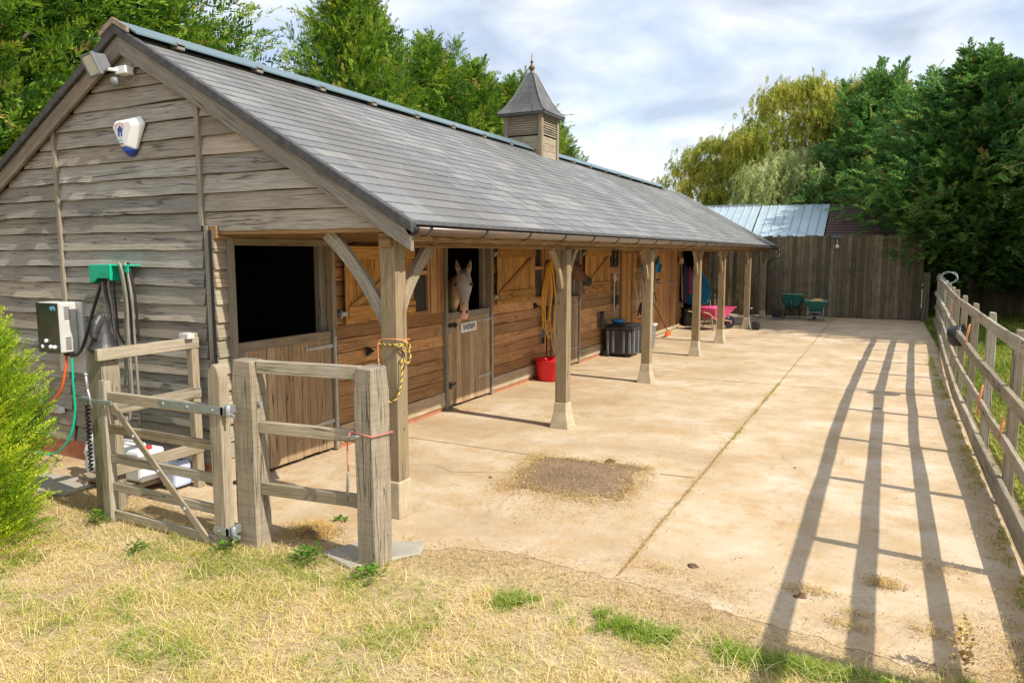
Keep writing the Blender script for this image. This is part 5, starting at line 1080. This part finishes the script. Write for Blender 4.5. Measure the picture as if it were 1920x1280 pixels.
# shovel and drag at the sixth post
dp=thing('muck_scoop',(-3.45,22.7,0),'black plastic muck scoop with upright grey handle beside the sixth porch post','scoop')
mb=MB(); mb.tube([(-3.54,22.55,.04),(-3.54,22.5,.60),(-3.50,22.5,.64),(-3.44,22.5,.64)],.014); mb.build('handle','galv',dp)
mb=MB(); mb.rings([[(-3.47+.02,22.5,.02),(-3.20,22.5,.02),(-3.20,22.75,.02),(-3.45,22.75,.02)],[(-3.46,22.48,.24),(-3.26,22.48,.26),(-3.26,22.72,.24),(-3.44,22.72,.24)]],smooth=False); mb.build('scoop','blackpl',dp,bevel=.05)
mb=MB(); mb.prism([(-3.36,26.3,.02),(-2.98,26.3,.02),(-3.05,26.3,.08),(-3.38,26.3,.46),(-3.42,26.3,.40)],(0,.35,0)); mb.tube([(-3.40,26.4,.42),(-3.52,26.35,.9)],.014); mb.build('snow_shovel','blackpl',label='black scoop shovel leaning on the last porch post',cat='shovel',bevel=.02)
curve('drain_pipe',[(-4.6,25.9,.22),(-4.0,25.6,.18),(-3.4,25.4,.14),(-2.6,26.2,.05)],.022,'midgrey','grey pipe lying low across the far end of the yard','pipe')
# manure and weeds
def clump(name,x,y,r,h,mat,label,cat,n=7):
    mb=MB()
    for k in range(n):
        a=random.random()*6.28; d=random.random()*r*.7; s=r*(.3+.3*random.random()); c=Vector((x+math.cos(a)*d,y+math.sin(a)*d,h*.3)); mb.rings([ell(c+Vector((0,0,-h*.3)),(s,0,0),(0,s*.8,0),7),ell(c+Vector((0,0,h*.2)),(s*.9,0,0),(0,s*.7,0),7),ell(c+Vector((jit(.01),0,h*(.4+.4*random.random()))),(s*.4,0,0),(0,s*.4,0),7)])
    o=mb.build(name,mat,label=label,cat=cat); return o
rq=np.random.RandomState(77); q_=np.stack([rq.normal(-4.03,.11,1500),rq.normal(4.42,.09,1500)],1); zz=.07*np.exp(-((q_[:,0]+4.03)**2+(q_[:,1]-4.42)**2)/.02)*rq.rand(1500); blades('straw_heap',np.concatenate([q_,zz[:,None]],1),.05,.0035,2.0,rq.rand(1500),'straw','trodden heap of old straw between the barrier posts','straw',seed=9)
clump('manure',-4.03,4.38,.12,.05,'dung','dark dry droppings at the front of the straw heap between the barrier posts','droppings',16)
clump('manure',-3.45,6.35,.028,.02,'dung','small brown dropping on the concrete left of the worn patch','droppings',3)
clump('manure',-1.14,5.15,.05,.018,'dung','flattened dark dropping right of the long joint in the concrete','droppings',8)
clump('manure',-2.55,7.45,.07,.03,'dung','dark clod at the back edge of the worn patch','droppings',6)
clump('manure',-.75,8.1,.03,.015,'dung','small clod in the middle of the right hand concrete','droppings',3)
clump('manure',.0,11.8,.05,.02,'dung','small clod lying in the shadow of the second rail','droppings',4)
clump('manure',-.38,5.0,.05,.018,'dung','small clod of straw dung near the top rail shadow','droppings',5)
def weed(x,y,r,h,label,n=60,mat='weed',cat='weed',leaf=.035,up=.7):
    rs=np.random.RandomState(int(abs(x*1000+y*77))%9999); V=[];F=[]
    for k in range(n):
        a=rs.rand()*6.28; e=rs.rand(); d=Vector((math.cos(a)*r*e,math.sin(a)*r*e,h*(.15+.85*rs.rand()*(1-.4*e)))); b=Vector((x,y,0))+d; q=Vector((math.cos(a+rs.randn()*.6),math.sin(a+rs.randn()*.6),rs.rand()*up)).normalized(); s=q.cross(Vector((0,0,1))).normalized(); l=leaf*(.6+.8*rs.rand()); i=len(V)
        V+= [b,b+q*l*.5+s*l*.35,b+q*l,b+q*l*.5-s*l*.35]; F.append((i,i+1,i+2,i+3))
    V=np.array([tuple(v) for v in V]); me=fastmesh('weed',V,F,rs.rand(len(F)),mat,origin=(x,y,0)); o=bpy.data.objects.new('weed',me); o.location=(x,y,0); col.objects.link(o); tag(o,label,cat); return o
weed(-3.66,3.95,.13,.13,'leafy green weed at the foot of the barrier between its two posts',150)
weed(-4.95,3.52,.07,.10,'small round green weed in the dry grass below the gate',70)
weed(-4.0,4.72,.05,.05,'tiny weed sprouting from the concrete behind the barrier',30)
weed(-5.75,3.75,.10,.12,'green weed at the foot of the latch end of the gate',90)
weed(.48,4.42,.05,.34,'tall rust coloured dock stem near the bottom right corner',130,mat='straw',leaf=.03,up=1.5)
weed(-3.1,3.93,.12,.08,'low green weed at the base of the right barrier post',120)
weed(-4.35,3.80,.10,.09,'low green weed at the base of the left barrier post',90)
# ---------------------------------------------------------------- horses
def horse(label,poll,muz,nf,chest,body,coatm,lob,name='horse',ears_up=(0,0,1),mane=None):
    h=thing('horse',(body[0],body[1],0),label,'horse')
    P=Vector(poll);Mz=Vector(muz); ax=(Mz-P); Lh=ax.length; ax.normalize(); nf=Vector(nf); nf=(nf-ax*nf.dot(ax)).normalized(); s=ax.cross(nf).normalized()
    mb=MB(); sec=[(-.03,.055,.06,-.03),(.03,.082,.095,-.02),(.11,.100,.115,-.025),(.19,.108,.125,-.03),(.27,.092,.125,-.04),(.35,.070,.105,-.035),(.44,.056,.078,-.018),(.52,.052,.064,-.006),(.59,.060,.060,-.004),(.64,.056,.052,-.008),(.675,.036,.034,-.012)]
    k=Lh/.66
    mb.rings([ell(P+ax*t*k+nf*o*k,s*w*k*1.08,nf*d*k*1.05,18) for t,w,d,o in sec])
    # neck
    C=Vector(chest); B=P+ax*.10-nf*.05; mid=(B+C)/2+Vector((0,0,.07)); nd=(C-B).normalized()
    def nring(c,w,d,dirv):
        z=Vector((0,0,1)); u=(z-dirv*z.dot(dirv)).normalized(); v=dirv.cross(u); return ell(c,v*w,u*d,18)
    mb.rings([nring(B-nd*.02,.075,.11,nd),nring(B.lerp(mid,.5),.085,.15,nd),nring(mid,.10,.19,nd),nring(mid.lerp(C,.55),.125,.24,nd),nring(C,.16,.30,nd)])
    Bd=Vector(body); bd=(Bd-C); bd.z=0; bdn=bd.normalized(); sd_=Vector((-bdn.y,bdn.x,0)); zc=1.28
    c0=Vector((C.x,C.y,zc-.02)); mb.rings([ell(c0-bdn*.12,sd_*.12,Vector((0,0,.18)),18)]+[ell(c0+bdn*t+Vector((0,0,dz)),sd_*w,Vector((0,0,d)),18) for t,w,d,dz in ((.05,.22,.34,0),(.4,.27,.36,-.02),(.9,.30,.36,-.03),(1.3,.27,.33,.0),(1.6,.16,.22,.05))])
    for t,sg_,hind in ((.12,1,0),(.12,-1,0),(1.38,1,1),(1.38,-1,1)):
        b=c0+bdn*t+sd_*sg_*.16; kx=.10 if hind else 0
        mb.rings([ell(Vector((b.x,b.y,1.15))+bdn*0,bdn*.13,sd_*.08,12),ell(Vector((b.x,b.y,.80))+bdn*(-.03 if hind else 0),bdn*.075,sd_*.06,12),ell(Vector((b.x,b.y,.50))+bdn*kx,bdn*.05,sd_*.045,12),ell(Vector((b.x,b.y,.25))+bdn*kx*.6,bdn*.033,sd_*.032,12),ell(Vector((b.x,b.y,.10))+bdn*kx*.4,bdn*.045,sd_*.04,12),ell(Vector((b.x,b.y,.015))+bdn*kx*.2,bdn*.065,sd_*.06,12)])
    # nostril flare lips
    up=Vector(ears_up)
    for q in (-1,1):
        e0=P+ax*.015+s*q*.062*k; eu=(up-nf*-.1+s*q*.22).normalized()
        mb.rings([ell(e0-eu*.03,s*.034,nf*.03,10),ell(e0+eu*.05,s*.040,nf*.026,10),ell(e0+eu*.11,s*.032,nf*.020,10),ell(e0+eu*.16,s*.016,nf*.012,10),ell(e0+eu*.185,s*.004,nf*.004,10)])
        mb.lathe([(0,-.02),(.02,-.01),(.02,.01),(0,.02)],P+ax*.205*k+s*q*.098*k+nf*.045*k,10)   # brow
    o=mb.build('body',coatm,h,world=True); remesh(o,.0125,4)
    for q in (-1,1):
        mb=MB(); e=P+ax*.215*k+s*q*.104*k+nf*.052*k; n=10; mb.rings([ell(e+Vector((0,0,.022*math.sin(a))),(.026*math.cos(a),0,0),(0,.026*math.cos(a),0),10) for a in [R(-85+17*i) for i in range(11)]]); mb.build('eye','glossblack',h)
        mb=MB(); e=P+ax*.60*k+s*q*.042*k+nf*.052*k; Mr=Matrix((s,ax,nf)).transposed(); mb.lathe([(0,-.012),(.013,-.01),(.017,0),(.013,.006),(0,.008)],e,10,Mr@Matrix.Diagonal((.8,1.5,1))); mb.build('nostril','black',h)
        mb=MB(); e0=P+ax*.015+s*q*.062*k; eu=(up+nf*.1+s*q*.22).normalized(); f=nf*.019; mb.prism([e0+eu*.03+f-s*.018,e0+eu*.03+f+s*.018,e0+eu*.09+f*1.1+s*.024,e0+eu*.15+f*.6,e0+eu*.09+f*1.1-s*.024],nf*.006); mb.build('inner_ear',mane,h)
    # mane and forelock: many strands
    mb=MB()
    for i in range(26):
        q=jit(.035); st=P-ax*.02+s*q+nf*.04; mb.tube([st,st+ax*.06+nf*.045+s*jit(.01),st+ax*(.10+.07*random.random())+nf*.05+s*(q*.6+jit(.015))],[.006,.006,.002],n=4,r=random.random())
    for i in range(60):
        t=i/60; c=B.lerp(mid,t*2) if t<.5 else mid.lerp(C,t*2-1); u=Vector((0,0,1)); u=(u-nd*u.dot(nd)).normalized(); hgt=.10+.17*t; st=c+u*hgt; sd2=nd.cross(u)
        mb.tube([st,st+u*.02+sd2*.05,st+sd2*.10-u*(.10+.08*random.random())+nd*jit(.03)],[.010,.010,.003],n=4,r=random.random())
    mb.build('mane',mane,h); return h
M['glossblack']=plain('dark_eye',(.01,.008,.006),.08)
M['manegrey']=plain('grey_brown_mane',(.16,.12,.085),.8,0,.3); M['manedark']=plain('black_mane',(.02,.016,.014),.8,0,.3)
pl=(-5.26,8.93,2.0); mz=(-5.12,8.70,1.375); bdy=(-7.2,10.15,0)
M['coat1']=coat('dun_grey_coat',(.52,.39,.22),(.39,.345,.32),(.72,.40,.32),(-5.26-bdy[0],8.85-bdy[1],1.78),.30,(-5.12-bdy[0],8.68-bdy[1],1.40),.16)
horse('pale dun grey horse with pink muzzle looking out over the SHERIFF door',pl,mz,(.45,-.80,.35),(-5.92,9.52,1.42),bdy,M['coat1'],0,mane='manegrey')
pl=(-5.36,12.98,2.12); mz=(-5.12,13.52,1.66); bdy=(-7.25,12.9,0)
M['coat2']=coat('bay_coat',(.12,.036,.014),(.10,.032,.013),(.018,.013,.011),(-5.3-bdy[0],13.1-bdy[1],2.0),.30,(-5.12-bdy[0],13.52-bdy[1],1.66),.24)
horse('dark bay horse putting its head out over the third stable door',pl,mz,(.35,.45,.80),(-5.98,13.1,1.55),bdy,M['coat2'],0,mane='manedark',ears_up=(-.1,-.25,1))
# ---------------------------------------------------------------- trees
def foliage_mesh(name,pos,dirs,mat,nl=14,L_=.42,leaf=.13,lw=.035,seed=0,droop=.25,fan=.9,tone=None,origin=(0,0,0)):
    rs=np.random.RandomState(seed); n=len(pos); d=dirs/np.linalg.norm(dirs,axis=1,keepdims=True)
    up=np.array([0,0,1.])+rs.normal(0,.45,(n,3)); s=np.cross(d,up); s/=np.linalg.norm(s,axis=1,keepdims=True)+1e-9; nn=np.cross(s,d)
    tone=rs.rand(n) if tone is None else tone
    t=np.linspace(.0,1,nl)[None,:]; sg=np.where(np.arange(nl)%2==0,1,-1)[None,:]
    base=pos[:,None,:]+d[:,None,:]*(t*L_)[:,:,None]-np.array([0,0,1.])*(droop*L_*t**2)[:,:,None]
    ang=fan*(1-.55*t)*sg+rs.normal(0,.18,(n,nl)); ld=d[:,None,:]*np.cos(ang)[:,:,None]+s[:,None,:]*np.sin(ang)[:,:,None]+nn[:,None,:]*rs.normal(0,.16,(n,nl))[:,:,None]
    ll=leaf*(1-.45*t)*(.7+.6*rs.rand(n,nl)); ld/=np.linalg.norm(ld,axis=2,keepdims=True)
    side=np.cross(ld,nn[:,None,:]+rs.normal(0,.3,(n,nl,3))); side/=np.linalg.norm(side,axis=2,keepdims=True)+1e-9; hw=(lw*.5)*(.7+.6*rs.rand(n,nl))
    p0=base;p1=base+ld*(ll*.45)[:,:,None]+side*hw[:,:,None];p2=base+ld*ll[:,:,None];p3=base+ld*(ll*.45)[:,:,None]-side*hw[:,:,None]
    V=np.stack([p0,p1,p2,p3],2).reshape(-1,3); F=np.arange(len(V)).reshape(-1,4)
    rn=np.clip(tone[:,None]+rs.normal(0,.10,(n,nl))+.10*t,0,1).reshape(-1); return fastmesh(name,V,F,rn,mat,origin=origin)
def conifer_mesh(seed,H,Rm,mat,nb=300,per=13,low=.03,L_=.45,leaf=.15,lw=.045,leaders=7,topshape=2.0,ang0=.25):
    rs=np.random.RandomState(seed); P=[];D=[];T=[]
    def branch(base,dr,ln,m,tn):
        t=np.sort(rs.rand(m)**.75); p=base[None,:]+dr[None,:]*(t*ln)[:,None]; p[:,2]+=-.10*ln*t+.16*ln*t**2
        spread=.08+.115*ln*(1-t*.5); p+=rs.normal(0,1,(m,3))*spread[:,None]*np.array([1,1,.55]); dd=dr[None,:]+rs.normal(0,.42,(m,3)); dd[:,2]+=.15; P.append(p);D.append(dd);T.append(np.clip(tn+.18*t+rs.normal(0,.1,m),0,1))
    for i in range(nb):
        h=low+(1-low)*rs.rand()**.9; a=rs.rand()*2*np.pi; lobes=1+.22*np.sin(3*a+seed)+.15*np.sin(5*a+h*9+seed)
        prof=(1-h**topshape)*(.75+.25*min(1,h*5) if low<.05 else .45+.55*min(1,h*2.4)); ln=Rm*prof*lobes*(.72+.4*rs.rand())+.18; el=ang0+.5*h+rs.normal(0,.12)
        dr=np.array([np.cos(a)*np.cos(el),np.sin(a)*np.cos(el),np.sin(el)]); z=h*H*.97; branch(np.array([0,0,z-ln*np.sin(el)*.5]),dr,ln,int(per*(.6+.9*min(1.6,ln/Rm*1.3))),(.02+.66*rs.rand()))
    for k in range(leaders):
        a=rs.rand()*6.28; r=Rm*.45*rs.rand()*(k>0); b=np.array([np.cos(a)*r,np.sin(a)*r,H*(.86+.04*rs.rand())-r*.25]); hh=H*(.10+.07*rs.rand()); m=46
        t=np.sort(rs.rand(m)); p=b[None,:]+np.array([.04*rs.randn(),.04*rs.randn(),1])[None,:]*(t*hh)[:,None]; aa=rs.rand(m)*6.28; wv=(1-t)*.30+.03; p[:,0]+=np.cos(aa)*wv*.5;p[:,1]+=np.sin(aa)*wv*.5; dd=np.stack([np.cos(aa),np.sin(aa),.55+0*aa+t],1); P.append(p);D.append(dd);T.append(np.clip(.5+rs.normal(0,.12,m),0,1))
    P=np.concatenate(P);D=np.concatenate(D);T=np.concatenate(T); P[:,2]=np.maximum(P[:,2],.15); return foliage_mesh('crown',P,D,mat,nl=17,L_=L_,leaf=leaf,lw=lw,seed=seed+50,tone=T)
def trunk_mesh(H,r,seed,nl=9,Rm=2):
    rs=np.random.RandomState(seed); mb=MB(); mb.tube([(0,0,-.05),(jit(.05),jit(.05),H*.3),(jit(.1),jit(.1),H*.6),(0,0,H*.93)],[r,r*.8,r*.5,.03],n=9)
    for k in range(nl):
        z=H*(.12+.7*rs.rand()); a=rs.rand()*6.28; l=Rm*(1-z/H)*.8+.3; mb.tube([(0,0,z),(math.cos(a)*l*.5,math.sin(a)*l*.5,z+l*.15),(math.cos(a)*l,math.sin(a)*l,z+l*.42)],[r*.35,r*.2,.015],n=6)
    return mb
def place_tree(name,label,cat,loc,crown,trunk,rz=0,sc=(1,1,1),group=None):
    t=thing(name,loc,label,cat,group,rz=rz); t.scale=sc
    o=bpy.data.objects.new('crown',crown); col.objects.link(o); o.parent=t; o2=bpy.data.objects.new('trunk',trunk); col.objects.link(o2); o2.parent=t; return t
def trunkdata(H,r,seed,Rm,nl=9):
    o=trunk_mesh(H,r,seed,nl,Rm).build('trunk','bark',world=False); me=o.data; bpy.data.objects.remove(o); return me
cA=conifer_mesh(11,9.4,3.3,'ley',nb=560,per=15,topshape=3.2,L_=.52,leaf=.17,lw=.038,leaders=9,ang0=.15); cB=conifer_mesh(23,9.0,3.1,'ley',nb=520,per=15,topshape=2.8,leaders=8,L_=.52,leaf=.17,lw=.038,ang0=.15); tA=trunkdata(9.2,.24,1,3.0)
cD=conifer_mesh(37,9.0,4.2,'leydark',nb=760,per=17,low=.16,topshape=2.3,leaders=16,leaf=.19,L_=.52,lw=.055,ang0=.1); tD=trunkdata(8.8,.30,2,4.0)
cE=conifer_mesh(51,9.2,3.7,'leydark',nb=640,per=16,low=.10,topshape=2.6,leaders=10,leaf=.19,L_=.52,lw=.055,ang0=.1)
LG='conifers in a row behind the stable'
for i,(x,y,m,s,rz,lab) in enumerate((
 (-15.2,3.2,cA,(1.1,1.1,1.2),.4,'conifer filling the top left corner behind the gable'),(-13.8,6.8,cB,(1.1,1.1,1.25),2.0,'tall conifer behind the floodlight end of the ridge'),(-14.2,10.1,cA,(.92,.92,1.12),3.3,'conifer just left of the sky gap above the ridge'),
 (-16.6,14.6,cB,(.8,.8,.86),1.2,'lower conifer at the sky gap above the ridge'),(-13.2,16.5,cA,(.66,.66,1.02),5.1,'conifer right of the sky gap, tallest of that clump'),(-13.8,18.0,cB,(.82,.82,1.02),.9,'conifer with twin pointed leaders above the middle of the ridge'),
 (-13.2,20.3,cA,(.8,.8,.93),2.7,'conifer behind the middle of the long ridge'),(-12.8,22.2,cB,(.9,.9,.93),4.0,'conifer second to the left of the turret'),(-12.6,25.0,cA,(.8,.8,.90),1.5,'conifer immediately left of the turret roof'),(-12.3,27.6,cB,(.72,.72,.86),.2,'conifer with open branches sticking out right of the turret'))):
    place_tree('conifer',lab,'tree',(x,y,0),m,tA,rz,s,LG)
RG='dark conifers at the right of the yard'
for i,(x,y,m,s,rz,lab) in enumerate((
 (2.7,30.4,cD,(1.02,1.02,.98),.6,'broad dark conifer overhanging the right end of the back fence'),(6.2,31.4,cE,(.95,.95,1.02),2.2,'dark conifer with a spiky top near the upper right corner'),
 (9.6,30.0,cD,(1,1,1.02),3.9,'dark conifer at the far right edge behind the meadow'),(7.5,24.9,cE,(.95,.95,.98),5.0,'nearest dark conifer leaning in from the right edge with a low bough'),(10.2,24.0,cD,(1,1,1.75),1.0,'very tall conifer just outside the right edge shading the far yard'),(11.0,28.0,cE,(1.1,1.1,1.7),2.0,'very tall conifer further back outside the right edge'),(-.6,34.5,cE,(.85,.85,1.02),1.9,'conifer rising behind the golden willow and the tiled roof'))):
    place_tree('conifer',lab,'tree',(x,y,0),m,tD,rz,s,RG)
# willows
def willow_mesh(seed,H,Rm,nb=120,strands=16,SL=1.15,low=.22,mat='willow'):
    rs=np.random.RandomState(seed); P=[];D=[];T=[]
    for i in range(nb):
        h=low+(1-low)*rs.rand()**.8; a=rs.rand()*6.28; r=Rm*math.sqrt(max(0,1-(max(0,(h-.45))/.56)**2.2))*(.35+.65*rs.rand()**.5)*(1+.22*math.sin(3*a+seed)+.16*math.sin(5*a+h*8)); c=np.array([np.cos(a)*r,np.sin(a)*r,h*H]); tn=.25+.5*rs.rand()
        for k in range(strands):
            s=c+rs.normal(0,1,3)*np.array([.30,.30,.20]); l=SL*(.3+.7*rs.rand())*(.4+.6*(1-h)+.2); m=max(3,int(l/.13)); t=np.arange(m)/m; o=np.array([np.cos(a),np.sin(a),0])*.35*rs.rand()+rs.normal(0,.1,3)*np.array([1,1,0])
            p=s[None,:]+o[None,:]*(np.sqrt(t)*l)[:,None]; p[:,2]-=l*t**1.4; P.append(p); dd=np.tile(np.array([o[0],o[1],-1.0]),(m,1))+rs.normal(0,.35,(m,3)); D.append(dd); T.append(np.full(m,np.clip(tn+rs.normal(0,.1),0,1)))
    P=np.concatenate(P);D=np.concatenate(D);T=np.concatenate(T); k=P[:,2]>.6; return foliage_mesh('crown',P[k],D[k],mat,nl=5,L_=.24,leaf=.19,lw=.05,seed=seed,droop=.1,fan=.5,tone=T[k])
wA=willow_mesh(3,10,3.4,nb=470,strands=14,SL=.75); wB=willow_mesh(9,6.6,2.8,nb=190,strands=17,SL=2.4,low=.3,mat='willowpale'); tW=trunkdata(8,.3,5,3,12)
place_tree('willow','tall golden willow beyond the end of the roof','tree',(-3.9,38.5,0),wA,tW,0,(1,1,1.03)); place_tree('willow','lower bushy willow left of the tall golden one','tree',(-7.7,39.5,0),wA,tW,2.1,(.9,.9,.80)); place_tree('willow','pale weeping willow hanging over the metal shed roof','tree',(-3.4,34.6,0),wB,tW,0,(1,1,1.0))
place_tree('willow','olive willow between the golden willow and the dark conifers','tree',(-1.0,38.0,0),wA,tW,4.0,(.85,.85,1.0))
# golden conifer hedge at the left edge
def bush_mesh(seed,H,Rm,n=12000):
    rs=np.random.RandomState(seed); u=rs.rand(n); a=rs.rand(n)*6.28; h=u**.85; prof=np.clip(1-h**4*.75,0,1)*(1.0+.0*h); r=Rm*prof*(.55+.5*rs.rand(n)**.7)*(1+.10*np.sin(4*a+h*7)+.10*np.sin(9*a-h*15)+.05*np.sin(17*a+h*31)); P=np.stack([np.cos(a)*r,np.sin(a)*r,h*H],1); D=np.stack([np.cos(a),np.sin(a),.75+rs.normal(0,.2,n)+h*.8],1); T=np.clip(.12+.55*rs.rand(n)+.25*np.sin(6*a+h*11),0,1)
    return foliage_mesh('foliage',P,D,'hedge',nl=19,L_=.19,leaf=.042,lw=.0105,seed=seed,droop=.15,fan=1.0,tone=T)
hb_=thing('golden_bush',(-6.46,2.70,0),'golden green conifer bush at the left edge in front of the water heater','bush'); me=bush_mesh(5,2.12,.80); o=bpy.data.objects.new('foliage',me); col.objects.link(o); o.parent=hb_
mb=MB(); mb.tube([(0,0,0),(.02,.02,.9),(0,0,1.6)],[.06,.045,.015]); 
for k in range(14): a=k*2.4; mb.tube([(0,0,.25+k*.08),(math.cos(a)*.3,math.sin(a)*.3,.45+k*.08),(math.cos(a)*.55,math.sin(a)*.55,.75+k*.07)],[.018,.012,.004],n=5)
mb.build('stem','bark',hb_,world=False)
